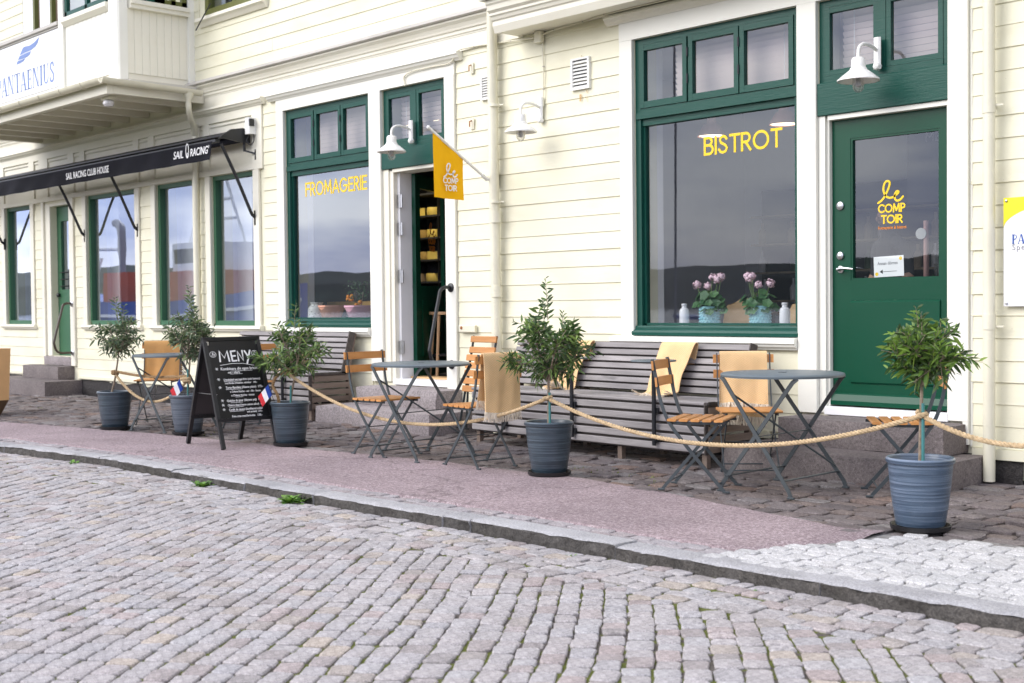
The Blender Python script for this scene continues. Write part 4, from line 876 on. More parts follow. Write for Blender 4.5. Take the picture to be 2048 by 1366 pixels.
wing([(-17.02,4.60),(-16.92,4.68),(-16.86,4.69),(-16.70,4.68),(-16.55,4.70),(-16.40,4.745),(-16.44,4.68),(-16.52,4.64),(-16.66,4.615),(-16.84,4.61)]); wing([(-17.08,4.545),(-17.03,4.588),(-16.84,4.598),(-16.66,4.602),(-16.70,4.565),(-16.78,4.545),(-16.92,4.54)]); wing([(-17.14,4.49),(-17.09,4.533),(-16.95,4.532),(-16.84,4.536),(-16.90,4.505),(-17.0,4.495)])
# lamp under the balcony
lb = thing('soffit_lamp', 'round cream lamp hanging under the balcony corner', 'lamp', (-14.19,-1.13,3.68))
g = MB(); g.cbox(-.09,.09,-.05,.05,-.04,0); g.build('lamp_plate', 'pipe_cream', lb); g = MB(); g.lathe([(0,-.115),(.045,-.11),(.065,-.085),(.06,-.05),(.04,-.04)], 16); g.build('globe', 'porcelain', lb, True)

# ------------------------------------------------------------------ awning
aw = thing('awning', 'retracted black awning with white lettering over the shop windows', 'awning')
g = MB(); g.prism([(-.03,3.235),(-.12,3.25),(-.26,3.225),(-.30,3.195),(-.30,3.18),(-.03,3.18)], -21.5, -12.93); g.build('hood', 'black_metal', aw)
g = MB(); g.prism([(-.03,3.252),(-.13,3.266),(-.28,3.24),(-.40,3.16),(-.44,3.12),(-.36,3.13),(-.25,3.115),(-.14,3.10),(-.03,3.10)], -12.93, -12.90); g.build('end_plate', 'black_metal', aw)
g = MB(); g.tube([(-21.5,-.16,3.135),(-12.94,-.16,3.135)], .04, 12); g.build('roller', 'awning_cloth', aw, True)
g = MB(); g.cbox(-21.5,-12.96,-.455,-.395,3.085,3.12); g.build('front_bar', 'black_metal', aw)
V = []; n_ = 170
for i in range(n_+1):
    x = -21.45+(8.42)*i/n_
    for j in range(5): V.append((x, -.462+(.004+.004*j)*math.sin(x*9+.6*j)*.6-.004*j, 3.10-.052*j))
for i in range(n_+1):
    x = -21.45+(8.42)*i/n_
    for j in range(5): V.append((x, -.458+(.004+.004*j)*math.sin(x*9+.6*j)*.6-.004*j, 3.10-.052*j))
k = (n_+1)*5; F = [(i*5+j,i*5+j+1,(i+1)*5+j+1,(i+1)*5+j) for i in range(n_) for j in range(4)]+[(k+(i+1)*5+j,k+(i+1)*5+j+1,k+i*5+j+1,k+i*5+j) for i in range(n_) for j in range(4)]+[(i*5+4,k+i*5+4,k+(i+1)*5+4,(i+1)*5+4) for i in range(n_)]+[(n_*5+j,n_*5+j+1,k+n_*5+j+1,k+n_*5+j) for j in range(4)]
MB().add(V, F).build('valance', 'awning_cloth', aw, True)
for x in (-12.83,-15.68,-17.24,-20.05):
    a = MB(); pts = bez([(x-.06,-.42,3.06),(x-.03,-.24,2.68),(x,-.085,2.31),(x,-.05,2.26),(x,-.015,2.235)], 6); a.tube(pts, .019, 8); a.box(x-.018,x+.018,-.03,-.006,2.15,2.32); a.build('arm', 'black_metal', aw, True)
for x in (-14.6,-15.4,-17.0,-18.4,-19.9):
    a = MB(); a.bar((x,-.16,3.10),(x+.05,-.42,3.10),.05,.025); a.build('folding_arm', 'black_metal', aw)
a = MB(); a.bar((-12.915,-.10,3.10),(-12.915,-.10,3.0),.025,.02,(1,0,0)); a.bar((-12.915,-.10,3.01),(-12.80,-.02,2.97),.02,.02); a.box(-12.815,-12.785,-.03,-.004,2.90,3.02); a.build('wall_bracket', 'black_metal', aw)
MA = Matrix.Translation((0,-.470,0))@FACE
text('lettering', 'SAIL RACING CLUB HOUSE', .125, Matrix.Translation((-16.78,-.489,2.955))@FACE, 'white_vinyl', aw, bold=.001, sx=.83, space=1.0)
text('lettering', 'SAIL', .125, Matrix.Translation((-13.86,-.489,2.965))@FACE, 'white_vinyl', aw, bold=.001, sx=1.0, shear=.2); text('lettering', "RACING'", .125, Matrix.Translation((-13.47,-.489,2.965))@FACE, 'white_vinyl', aw, bold=.001, sx=.86, shear=.2)
g = MB(); M = Matrix.Translation((-13.53,-.489,3.01))@FACE; ribbon(g, [(.032*math.sin(t), .02+.075*math.cos(t)+.015*(math.cos(t) > .5)) for t in [i*2*math.pi/20 for i in range(21)]], .012, .001, M); ribbon(g, [(.014*math.sin(t), -.02+.02*math.cos(t)) for t in [i*2*math.pi/12 for i in range(13)]], .010, .001, M); g.build('emblem', 'white_vinyl', aw)
# small camera by the awning's end
sc_ = thing('wall_camera', 'small white box camera with cables beside the awning end', 'camera', (-12.82,-.03,3.16))
g = MB(); g.cbox(-.055,.04,-.09,.03,.03,.22,.01); g.build('housing', 'white_enamel', sc_); g = MB(); g.box(.041,.06,-.09,-.03,.12,.20); g.build('lens', 'black_metal', sc_)
g = MB(); g.tube(bez([(-.02,-.04,.03),(-.05,-.07,-.04),(.0,-.05,-.09),(.04,-.03,-.05),(.03,-.02,.03)],5), .006, 6); g.build('cable', 'black_metal', sc_)

# ------------------------------------------------------------------ drainpipes
def drainpipe(label, pts, r, clamps, collars):
    t = thing('drainpipe', label, 'pipe'); MB().tube(pts, r, 16).build('pipe', 'pipe_cream', t, True)
    x, y = pts[-1][0], pts[-1][1]
    for z in collars: MB().tube([(x,y,z),(x,y,z+.10)], r*1.1, 16).build('collar', 'pipe_cream', t, True)
    for z in clamps:
        c = MB(); c.tube([(x,y,z-.012),(x,y,z+.012)], r*1.07, 16); c.bar((x+r,y+.01,z),(x+r+.05,y+.02,z),.012,.012); c.bar((x,y+r*.9,z),(x,.0,z),.012,.012); c.build('clamp', 'pipe_cream', t, True)
    return t
drainpipe('tall cream drainpipe on the wall between the cheese shop door and the bistro window', [(-8.715,-.085,6.3),(-8.70,-.085,3.0),(-8.675,-.085,.02)], .047, (2.14,3.02,3.95), (1.95,1.27))
drainpipe('cream drainpipe at the right beside the yellow and white sign', [(-3.945,-.10,3.60),(-3.945,-.10,.01)], .0385, (1.02,2.45), (2.40,1.0))
t = thing('drainpipe', 'cream drainpipe with a swan neck below the balcony gutter', 'pipe')
g = MB(); g.lathe([(.032,-.14),(.035,-.08),(.06,-.03),(.062,.0)], 14, (-13.82,-.30,3.765)); g.build('hopper', 'pipe_cream', t, True)
g = MB(); g.tube(bez([(-13.82,-.30,3.64),(-13.83,-.29,3.57),(-13.89,-.24,3.49),(-13.98,-.15,3.41),(-14.05,-.095,3.31),(-14.06,-.085,3.2),(-14.06,-.085,.3)],6), .036, 12); g.build('pipe', 'pipe_cream', t, True)

# ------------------------------------------------------------------ gooseneck wall lamps
def wall_lamp(x, label, rusty, yw=-.022):
    t = thing('wall_lamp', label, 'lamp', (x,0,2.70), group='white gooseneck lamps on the facade')
    g = MB(); g.cbox(-.028,.028,yw-.03,yw,.11,.33,.012); g.lathe([(0,-.045),(.02,-.04),(.028,-.03),(.028,0)], 8, (0,yw,.13),'y'); g.build('wall_plate', 'white_enamel', t)
    g = MB(); g.tube(bez([(0,yw-.02,.24),(0,yw-.10,.262),(0,-.215,.262),(0,-.27,.23),(0,-.282,.18),(0,-.282,.14)],6), .0125, 10); g.build('neck', 'white_enamel', t, True)
    g = MB(); g.lathe([(.0,.165),(.038,.16),(.048,.145),(.05,.092),(.056,.088),(.060,.076),(.080,.060),(.115,.034),(.143,.010),(.144,.0),(.139,.0),(.08,.050),(.05,.07),(.0,.075)], 28, (0,-.282,0)); sh = g.build('lamp_shade', 'white_enamel', t, True)
    if rusty:
        rr = random.Random(int(x*10)); g = MB(); V = []
        for k in range(57):
            a = 2*math.pi*k/56; h = .004+.007*abs(mnoise.noise((k*.55, x, 2))); V += [(.1428*math.cos(a),-.282+.1428*math.sin(a),-.0012),((.1428-h*.6)*math.cos(a)*1.004,-.282+(.1428-h*.6)*math.sin(a)*1.004,h)]
        g.add(V, [(2*k,2*k+2,2*k+3,2*k+1) for k in range(56) if mnoise.noise((k*.4, 3, x)) > -.25]); g.build('rusty_edge', 'rust', sh)
    g = MB(); g.lathe([(.0,-.078),(.02,-.074),(.037,-.05),(.040,-.02),(.040,.045)], 16, (0,-.282,0)); g.build('glass_jar', 'bulb_glass', t, True)
    g = MB(); g.lathe([(.0,-.045),(.016,-.035),(.02,-.015),(.012,.02),(.012,.05)], 12, (0,-.282,0)); g.build('bulb', 'porcelain', t, True)
    return t
wall_lamp(-9.95, 'white gooseneck lamp over the open cheese shop door', True); wall_lamp(-8.13, 'white gooseneck lamp on bare clapboards right of the drainpipe', False); wall_lamp(-4.79, 'rust edged white gooseneck lamp over the closed green bistro door', True)

# ------------------------------------------------------------------ yellow shop flag
fl = thing('shop_flag', 'yellow cloth flag with white le comptoir mark on an angled pole', 'flag')
g = MB(); g.tube([(-8.735,-.13,2.345),(-8.735,-.82,2.76)], .013, 10); g.ball((-8.735,-.825,2.763), .018); g.build('pole', 'white_enamel', fl, True)
g = MB(); g.tube([(-8.735,-.132,2.346),(-8.735,-.20,2.387)], .019, 10); g.bar((-8.735,-.14,2.35),(-8.735,-.03,2.34),.03,.02); g.box(-8.775,-8.695,-.03,-.022,2.29,2.42); g.build('bracket', 'white_enamel', fl)
V = []; uvn = 12
for i in range(uvn+1):
    q = i/uvn; y = -.775+.355*q; zt = 2.735-.215*q-.008; zb = 2.155-.012*q
    for j in range(13):
        s = j/12; V.append((-8.735+.012*math.sin(q*5+s*2)*s+.006*math.sin(q*11), y+.012*s*(1-q)*0+.018*s*(.5-q)*0, zt+(zb-zt)*s))
k = len(V); V2 = [(a-.002,b,c) for a,b,c in V]
F = [(i*13+j,i*13+j+1,(i+1)*13+j+1,(i+1)*13+j) for i in range(uvn) for j in range(12)]
MB().add(V+V2, [f[::-1] for f in F]+[tuple(k+q for q in f) for f in F]).build('cloth', 'flag_yellow', fl, True)
MF = Matrix(((0,0,1,-8.712),(1,0,0,0),(0,1,0,0),(0,0,0,1)))
g = MB(); le_script(g, -.675, 2.335, .125, .0115, MF); g.build('script_mark', 'white_vinyl', fl)
sign('COMP', -.682, 2.281, .053, .0086, .178, MF, 'white_vinyl', fl); sign('TOIR', -.664, 2.216, .053, .0086, .142, MF, 'white_vinyl', fl)

# ------------------------------------------------------------------ vents, boxes, cables, hooks
def vent(x, z, w_, h, label):
    t = thing('wall_vent', label, 'vent', (x,-.02,z)); g = MB()
    for q in ((-w_/2,-w_/2+.02,0,h),(w_/2-.02,w_/2,0,h)): g.box(q[0],q[1],-.016,.016,q[2],q[3])
    g.box(-w_/2+.02,w_/2-.02,-.016,.016,0,.015); g.box(-w_/2+.02,w_/2-.02,-.016,.016,h-.015,h); g.build('vent_frame', 'white_enamel', t); MB().box(-w_/2+.01,w_/2-.01,.008,.0155,.01,h-.01).build('vent_back', 'black_metal', t)
    n_ = 8; me = MB().add([(-w_/2+.02,-.014,0),(w_/2-.02,-.014,0),(w_/2-.02,.004,.022),(-w_/2+.02,.004,.022),(-w_/2+.02,-.012,-.003),(w_/2-.02,-.012,-.003),(w_/2-.02,.007,.020),(-w_/2+.02,.007,.020)],[(0,1,2,3),(7,6,5,4),(0,4,5,1),(2,6,7,3)]).mesh('louvre','white_enamel')
    for k in range(n_): link('louvre', me, t, (0,0,.016+(h-.03)*k/n_))
vent(-7.65, 3.04, .215, .27, 'white louvred vent with rust below it, left of the bistro window'); vent(-8.845, 3.10, .16, .22, 'white louvred vent half behind the tall drainpipe')
vt = [o for o in bpy.data.objects if o.name.startswith('wall_vent')][0]
for x, zz, w_, h in ((.055,-.115,.022,.105),(-.02,-.10,.03,.06),(.0,.272,.012,.02)):
    MB().box(x, x+w_, -.0012, -.0002, zz, zz+h).build('rust_streak', 'rust_streak', vt)
jb = thing('junction_box', 'small cream junction box with cables under the oriel', 'box', (-8.13,-.022,3.51)); g = MB(); g.cbox(-.045,.045,-.05,.0,0,.10,.008); g.build('box', 'pipe_cream', jb)
def cable(label, pts, r=.006):
    t = thing('cable', label, 'cable'); MB().tube(bez(pts,4), r, 6).build('sheath', 'pipe_cream', t, True)
    for p in pts[1:-1]: MB().box(p[0]-.006,p[0]+.006,p[1]-.008,p[1]+.012,p[2]-.004,p[2]+.004).build('clip', 'grey_weathered', t)
cable('cream cable dropping from the junction box to the middle wall lamp', [(-8.105,-.03,3.51),(-8.10,-.026,3.3),(-8.10,-.028,3.1),(-8.10,-.026,2.95)]); cable('cream cable sagging along the wall from the hood to the junction box', [(-10.02,-.05,3.38),(-10.03,-.05,3.47),(-9.9,-.055,3.505),(-9.6,-.052,3.508),(-9.32,-.052,3.51),(-9.22,-.06,3.60),(-9.0,-.035,3.615),(-8.75,-.035,3.60),(-8.5,-.035,3.585),(-8.18,-.035,3.565)], .008)
cable('thin cable running under the oriel moulding to the right', [(-8.09,-.04,3.575),(-7.95,-.04,3.595),(-7.6,-.04,3.607),(-7.3,-.10,3.607),(-6.5,-.11,3.607),(-5.5,-.11,3.607)])
for z, s in ((3.42,'upper'),(2.90,'lower')):
    t = thing('wall_hook', 'rusty %s hook plate on the boards left of the tall drainpipe' % s, 'hook', (-9.06,-.022,z)); MB().box(-.02,.03,-.004,.004,-.05,.05).build('plate', 'pipe_cream', t); MB().tube([(0,-.004,.03),(0,-.03,.02),(0,-.03,-.03)], .006, 6).build('hook', 'rust', t)
t = thing('wall_box', 'small cream cover with a rust mark low on the wall, right of the cheese shop', 'box', (-9.12,-.022,.94)); MB().cbox(-.13,.10,-.03,0,0,.07,.008).build('cover', 'pipe_cream', t); MB().lathe([(0,-.008),(.014,-.006),(.016,0)], 8, (-.09,-.03,.045),'y').build('bolt', 'rust', t)

# ------------------------------------------------------------------ sign at the right edge
s2 = thing('wall_sign', 'white and yellow sign with blue serif letters at the right edge', 'sign', (-3.87,-.045,1.15))
g = MB(); g.box(0,.92,-.006,.004,0,.70); g.build('panel', 'sign_white', s2)
M = Matrix.Translation((0,-.0075,0))@FACE; arc = [(0,.70),(0,.505)]+[(.62*(1-math.cos(t*.0873)), .505+.175*math.sin(t*.0873)) for t in range(1,15)]+[(.56,.70)]
MB().plate(arc, .001, M).build('corner_field', 'sign_yellow', s2); g = MB(); serif_word(g, 'PANTAENIUS', .055, .40, .062, M, 1.1, .06); g.build('lettering', 'deep_blue', s2); text('lettering', 'Special', .052, M@Matrix.Translation((.056,.362,0)), 'text_grey', s2, space=1.2)
for x, z in ((.02,.68),(.02,.02)): g = MB(); g.lathe([(0,-.012),(.008,-.01),(.010,0)], 10, (x,-.006,z),'y'); g.build('screw', 'steel', s2, True)
# slim post at the right edge
t = thing('slim_post', 'slim blue grey post at the far right edge by the wall', 'post', (-3.63,-.17,0)); MB().cbox(-.02,.02,-.02,.02,0,.16,.004).build('post', 'pot_blue', t)

# ------------------------------------------------------------------ stone steps
def rough_box(x0, x1, y0, y1, z0, z1, seed, amp=.008, ed=.012):
    nx, ny, nz_ = max(2,int((x1-x0)/.09)), max(2,int((y1-y0)/.09)), 3; mb = MB(); idx = {}; V = []
    def vid(i, j, k):
        if (i,j,k) in idx: return idx[(i,j,k)]
        x, y, z = x0+(x1-x0)*i/nx, y0+(y1-y0)*j/ny, z0+(z1-z0)*k/nz_; e = (i in (0,nx))+(j in (0,ny))+(k in (0,nz_)); s = ed if e > 1 else 0
        x += (s if i == 0 else -s if i == nx else 0)*.6; y += (s if j == 0 else -s if j == ny else 0)*.6; z += (-s if k == nz_ else 0)*.6
        x += amp*mnoise.noise((x*6,y*6,z*9+seed)); y += amp*mnoise.noise((x*6+9,y*6,z*9+seed)); z += amp*.6*mnoise.noise((x*6,y*6+7,z*9+seed))
        idx[(i,j,k)] = len(V); V.append((x,y,z)); return idx[(i,j,k)]
    F = []
    for i in range(nx):
        for j in range(ny): F.append((vid(i,j,nz_),vid(i+1,j,nz_),vid(i+1,j+1,nz_),vid(i,j+1,nz_))); F.append((vid(i,j,0),vid(i,j+1,0),vid(i+1,j+1,0),vid(i+1,j,0)))
    for i in range(nx):
        for k in range(nz_): F.append((vid(i,0,k),vid(i+1,0,k),vid(i+1,0,k+1),vid(i,0,k+1))); F.append((vid(i,ny,k),vid(i,ny,k+1),vid(i+1,ny,k+1),vid(i+1,ny,k)))
    for j in range(ny):
        for k in range(nz_): F.append((vid(0,j,k),vid(0,j,k+1),vid(0,j+1,k+1),vid(0,j+1,k))); F.append((vid(nx,j,k),vid(nx,j+1,k),vid(nx,j+1,k+1),vid(nx,j,k+1)))
    return mb.add(V, F)
st = thing('stone_steps', 'two dark granite steps below the closed green bistro door', 'steps'); rough_box(-5.70,-3.985,-.66,.0,-.05,.172,1).build('step', 'step_dark', st, True); rough_box(-5.43,-4.135,-.34,.02,.174,.371,2).build('step', 'step_dark', st, True)
st = thing('stone_steps', 'two worn granite steps below the open cheese shop door', 'steps'); rough_box(-10.78,-8.98,-.66,.0,-.02,.218,3,.012,.02).build('step', 'step_granite', st, True); rough_box(-10.53,-9.25,-.34,.02,.221,.402,4,.012,.02).build('step', 'step_granite', st, True)
st = thing('stone_steps', 'granite steps up to the narrow green side door at the left', 'steps'); rough_box(-19.5,-17.44,-.56,.0,-.05,.208,5).build('step', 'step_dark', st, True); rough_box(-18.93,-17.71,-.25,.02,.21,.398,6).build('step', 'step_dark', st, True); rough_box(-18.66,-17.742,-.04,.20,.40,.528,7).build('step', 'step_granite', st, True)
# hand rails
def grab(label, x, z1, z0, mat, cap):
    t = thing('hand_rail', label, 'rail'); MB().tube(bez([(x,-.04,z1),(x,-.12,z1+.002),(x,-.17,z1-.03),(x,-.19,z1-.10),(x,-.30,z0+.20),(x,-.305,z0+.12),(x,-.27,z0+.03),(x,-.20,z0),(x,-.04,z0)],7), .017, 10).build('bar', mat, t, True)
    for z in (z1, z0): MB().lathe([(0,-.016),(.03,-.016),(.043,-.008),(.045,0)], 16, (x,-.037,z),'y').build('rosette', cap, t, True)
grab('black grab rail right of the open cheese shop door', -9.375, 1.37, .63, 'black_metal', 'black_metal'); grab('brown grab rail right of the narrow green side door', -17.67, 1.29, .59, 'rail_brown', 'steel')
# ------------------------------------------------------------------ things behind the bistro glass
rg = random.Random(41)
def bottle(x, y, z, label):
    t = thing('ceramic_bottle', label, 'bottle', (x,y,z)); MB().lathe([(0,0),(.038,0),(.041,.01),(.041,.125),(.036,.145),(.022,.155),(.020,.172),(.024,.176),(.024,.19),(.016,.192),(0,.19)], 20).build('body', 'porcelain', t, True)
bottle(-6.70,.185,1.0,'white ceramic bottle at the left end of the bistro window board'); bottle(-5.72,.185,1.0,'white ceramic bottle at the right end of the bistro window board')
def geranium(x, y, z, label, seed, flip=1):
    rg = random.Random(seed); t = thing('potted_geranium', label, 'plant', (x,y,z), group='geraniums on the bistro window board')
    p = MB(); p.lathe([(0,0),(.078,0),(.080,.006),(.082,.165),(.078,.168),(.074,.165),(.074,.15),(0,.15)], 28)
    po = p.build('pot', 'cyan_pot', t, True); b = MB()
    for r_ in range(6):
        for k in range(18): a = 2*math.pi*(k+.5*(r_%2))/18; b.ball((.082*math.cos(a),.082*math.sin(a),.02+.024*r_), .008, 6, 4)
    b.build('raised_dots', 'cyan_pot', po, True)
    L = MB(); S = MB()
    for k in range(46):
        a = rg.uniform(0,6.283); r_ = rg.uniform(.02,.145); h = .16+rg.uniform(0,.13)-r_*.35; c = Vector((r_*math.cos(a),r_*math.sin(a)*.75,h)); s = rg.uniform(.028,.045)
        nrm = Vector((math.cos(a)*.7+rg.gauss(0,.3), math.sin(a)*.7-.5+rg.gauss(0,.3), .9)).normalized(); u = nrm.orthogonal().normalized(); v = nrm.cross(u); pts = [c]
        for q in range(10): an = 2*math.pi*q/10; rr = s*(1+.13*(-1)**q); pts.append(c+u*math.cos(an)*rr+v*math.sin(an)*rr+nrm*s*.18)
        L.add(pts, [(0,1+q,1+(q+1)%10) for q in range(10)])
    L.build('leaves', 'geranium_leaf', t)
    heads = [(-.11*flip,-.02,.34,.030),(.09*flip,-.01,.385,.034),(.055*flip,-.03,.40,.026),(.12*flip,.0,.405,.026),(.0,-.02,.33,.026)][:5]
    for q, (hx,hy,hz_,hr) in enumerate(heads):
        S.tube(bez([(hx*.3,hy*.3,.17),(hx*.7,hy,.26),(hx,hy,hz_)],4), .0025, 5); P = MB()
        for k in range(48):
            d = Vector((rg.gauss(0,1),rg.gauss(0,1),rg.gauss(0,.8))).normalized(); c = Vector((hx,hy,hz_))+d*hr*1.25*rg.uniform(.55,1); u = d.orthogonal().normalized(); v = d.cross(u); s = .014; P.add([c+u*s,c+v*s,c-u*s,c-v*s,c+d*.004],[(0,1,4),(1,2,4),(2,3,4),(3,0,4)])
        P.build('flower_head', 'petal', t)
    S.build('stems', 'stalk', t)
geranium(-6.46,.21,1.0,'pink geranium in a turquoise pot, left one on the window board',51); geranium(-5.965,.21,1.0,'pink geranium in a turquoise pot, right one on the window board',52,-1)
def shell_chair(x, y, rz, label):
    t = thing('cafe_chair', label, 'chair', (x,y,.36), rz, 'plywood chairs inside the bistro'); V = []; n_ = 10
    for o_ in (0,.012):
        for i in range(n_+1):
            q = -1+2*i/n_
            for j in range(9):
                s = j/8; wd = .21*(1-.25*abs(s-.5))*(1 if s < .75 else 1-.8*((s-.75)/.25)**3*abs(q)); V.append((q*wd,-.03*q*q*-1+o_+.05*s,.45+.42*s-.03*(abs(q)**4)*(s > .9)))
    k = (n_+1)*9; F = [(i*9+j,(i+1)*9+j,(i+1)*9+j+1,i*9+j+1) for i in range(n_) for j in range(8)]; F += [tuple(k+a for a in f[::-1]) for f in F]; MB().add(V,F).build('backrest','plywood',t,True)
    MB().cbox(-.21,.21,-.42,.02,.43,.455,.01).build('seat','plywood',t)
    for a in (-.17,.17):
        for b in (-.38,-.02): MB().tube([(a,b,.43),(a*1.15,b*1.08,0)], .012, 8).build('leg','black_metal',t)
shell_chair(-6.66,.95,R(20),'plywood shell chair behind the left geranium'); shell_chair(-6.02,.95,R(10),'plywood shell chair behind the right geranium')
t = thing('cafe_table', 'small dark table inside the bistro window', 'table', (-6.3,1.55,.36)); MB().cbox(-.6,.6,-.3,.3,.72,.75,.01).build('tabletop','dark_brown',t)
for a in (-.5,.5): MB().tube([(a,0,0),(a,0,.72)],.025,8).build('leg','black_metal',t)
def pendant(x, y, z, label):
    t = thing('pendant_lamp', label, 'lamp', (x,y,z), group='pendant lamps in the bistro'); MB().lathe([(.0,.20),(.03,.20),(.035,.19),(.045,.115),(.07,.105),(.125,.012),(.13,0),(.124,0),(.065,.095),(.0,.105)],24).build('lamp_shade','copper_pink',t,True)
    MB().tube([(0,0,.20),(0,0,3.5-z)],.004,6).build('cord','black_metal',t); MB().lathe([(.0,.004),(.06,.005),(.112,.007),(.112,.012),(0,.012)],20).build('glowing_bulb','lamp_glow',t)
pendant(-7.04,1.0,2.66,'pink pendant lamp hanging left above the bistrot lettering'); pendant(-6.28,1.0,2.68,'pink pendant lamp hanging right above the bistrot lettering')
t = thing('bottle_shelf', 'grey shelf of bottles on the far wall of the bistro', 'shelf', (-7.0,3.3,1.2)); MB().box(-1.3,1.2,.2,.25,0,1.2).build('back_panel','inside_dark',t)
for k in range(4): MB().box(-1.3,1.2,0,.2,.3*k,.3*k+.02).build('shelf_board','crate_wood',t)
rg = random.Random(43); ORD = 'first second third fourth fifth sixth seventh eighth ninth tenth eleventh twelfth thirteenth'.split(); LVL = ('lowest','middle','top')
for k in range(3):
    for j in range(13):
        if rg.random() < .75: b = thing('shelf_bottle','bottle, %s from the left on the %s bistro wall shelf' % (ORD[j], LVL[k]),'bottle',(-8.2+.18*j+rg.uniform(-.03,.03),3.4,1.22+.3*k),group='bottles on the bistro shelf'); MB().lathe([(0,0),(.04,0),(.04,.13),(.015,.17),(.015,.23),(0,.23)],10).build('body',rg.choice(['porcelain','crate_wood','leaf_dark']),b,True)
t = thing('inside_menu', 'dark menu board reading MENY seen through the bistro door glass', 'board', (-5.5,1.62,2.0)); MB().box(0,.62,0,.02,0,.62).build('board','inside_dark',t); text('lettering','MENY',.11,Matrix.Translation((.16,-.003,.49))@FACE,'text_grey',t)
t = thing('beer_tap', 'slim chrome beer tap with a round white badge behind the door glass', 'tap', (-5.10,1.2,1.36)); MB().tube([(0,0,0),(0,0,.46)],.022,12).build('column','copper_pink',t,True); MB().lathe([(0,-.03),(.045,-.03),(.045,-.022),(0,-.022)],16,(-.03,0,.36),'y').build('badge','white_enamel',t,True)
t = thing('bar_counter', 'dark bar counter behind the bistro door', 'counter', (-5.2,1.1,.36)); MB().cbox(-.5,1.4,0,.6,.95,1.0,.01).build('counter_top','dark_brown',t); MB().box(-.45,1.35,.05,.55,0,.95).build('front','inside_dark',t)
for k in range(7):
    b = thing('drinking_glass','clear glass, %s in the row on the bar counter' % ORD[k],'glass',(-4.98+.075*k,1.16,1.36),group='glasses on the bar'); MB().lathe([(0,0),(.026,0),(.032,.12),(.029,.12),(.023,.008),(0,.008)],12).build('bowl','bulb_glass',b,True)
# person behind the door glass, skinned from joints
def person(x, y, z, rz):
    t = thing('person', 'person in a dark short sleeved shirt standing behind the bistro door glass', 'person', (x,y,z), rz)
    J = {'pel':(0,0,.93,.13,.10),'waist':(0,0,1.08,.13,.095),'chest':(0,0,1.27,.155,.11),'neck0':(0,.0,1.42,.075,.065),'neck':(0,-.01,1.50,.052,.052),'head0':(0,-.02,1.56,.07,.08),'head1':(0,-.02,1.64,.078,.095),'head2':(0,-.01,1.72,.05,.06),
         'shl':(-.17,0,1.40,.07,.065),'ell':(-.245,.02,1.13,.048,.045),'wrl':(-.22,-.14,.93,.034,.028),'hal':(-.21,-.20,.89,.036,.02),'shr':(.17,0,1.40,.07,.065),'elr':(.25,.02,1.13,.048,.045),'wrr':(.19,-.16,.95,.034,.028),'har':(.17,-.22,.93,.036,.02),
         'hil':(-.10,0,.86,.095,.09),'knl':(-.11,-.01,.48,.062,.06),'anl':(-.11,.01,.08,.042,.042),'tol':(-.12,-.13,.035,.038,.028),'hir':(.10,0,.86,.095,.09),'knr':(.11,-.01,.48,.062,.06),'anr':(.11,.01,.08,.042,.042),'tor':(.12,-.13,.035,.038,.028)}
    E_ = [('pel','waist'),('waist','chest'),('chest','neck0'),('neck0','neck'),('neck','head0'),('head0','head1'),('head1','head2'),('neck0','shl'),('shl','ell'),('ell','wrl'),('wrl','hal'),('neck0','shr'),('shr','elr'),('elr','wrr'),('wrr','har'),('pel','hil'),('hil','knl'),('knl','anl'),('anl','tol'),('pel','hir'),('hir','knr'),('knr','anr'),('anr','tor')]
    for s, (hx,hy,hh) in (('l',J['hal'][:3]),('r',J['har'][:3])):
        for q in range(5):
            dx = (-.026+.013*q) if q < 4 else (.034 if s == 'l' else -.034); L_ = (.06,.07,.068,.055,.045)[q]
            J['f%s%d'%(s,q)] = (hx+dx,hy-L_*.6,hh-.015,.009,.009); J['g%s%d'%(s,q)] = (hx+dx,hy-L_*.9,hh-.045,.008,.008); E_ += [('ha'+s,'f%s%d'%(s,q)),('f%s%d'%(s,q),'g%s%d'%(s,q))]
    K = list(J); me = bpy.data.meshes.new('body'); me.from_pydata([J[k][:3] for k in K], [(K.index(a),K.index(b)) for a,b in E_], []); o = bpy.data.objects.new('body', me); COL.objects.link(o); o.parent = t
    o.modifiers.new('skin','SKIN'); sv = me.skin_vertices[0].data
    for k, nme in enumerate(K): sv[k].radius = J[nme][3:5]; sv[k].use_root = (nme == 'pel')
    sb = o.modifiers.new('sub','SUBSURF'); sb.levels = 2; sb.render_levels = 2; me.materials.append(MATS['shirt'])
    h = MB(); h.ball((0,-.02,1.635), .088, 16, 12, (.9,1.08,1.22)); h.ball((0,-.125,1.62), .016, 8, 6, (.8,1,1.4))
    for s in (-1,1): h.ball((s*.082,-.01,1.625), .02, 8, 6, (.4,.8,1.3)); h.tube([(s*.247,.02,1.14),(s*.222,-.13,.945)], [.050,.036], 12)
    h.build('face_and_arms','skin',t,True)
    e = MB()
    for s in (-1,1): e.ball((s*.032,-.102,1.645), .011, 8, 6)
    e.box(-.025,.025,-.108,-.098,1.572,1.578); e.build('eyes_and_mouth','hair',t)
    MB().ball((0,-.0,1.675), .093, 16, 12, (.93,1.08,1.0)).build('hair','hair',t,True)
    return t
person(-5.17,.78,.362,R(-25)).scale = (.9,.9,.9)

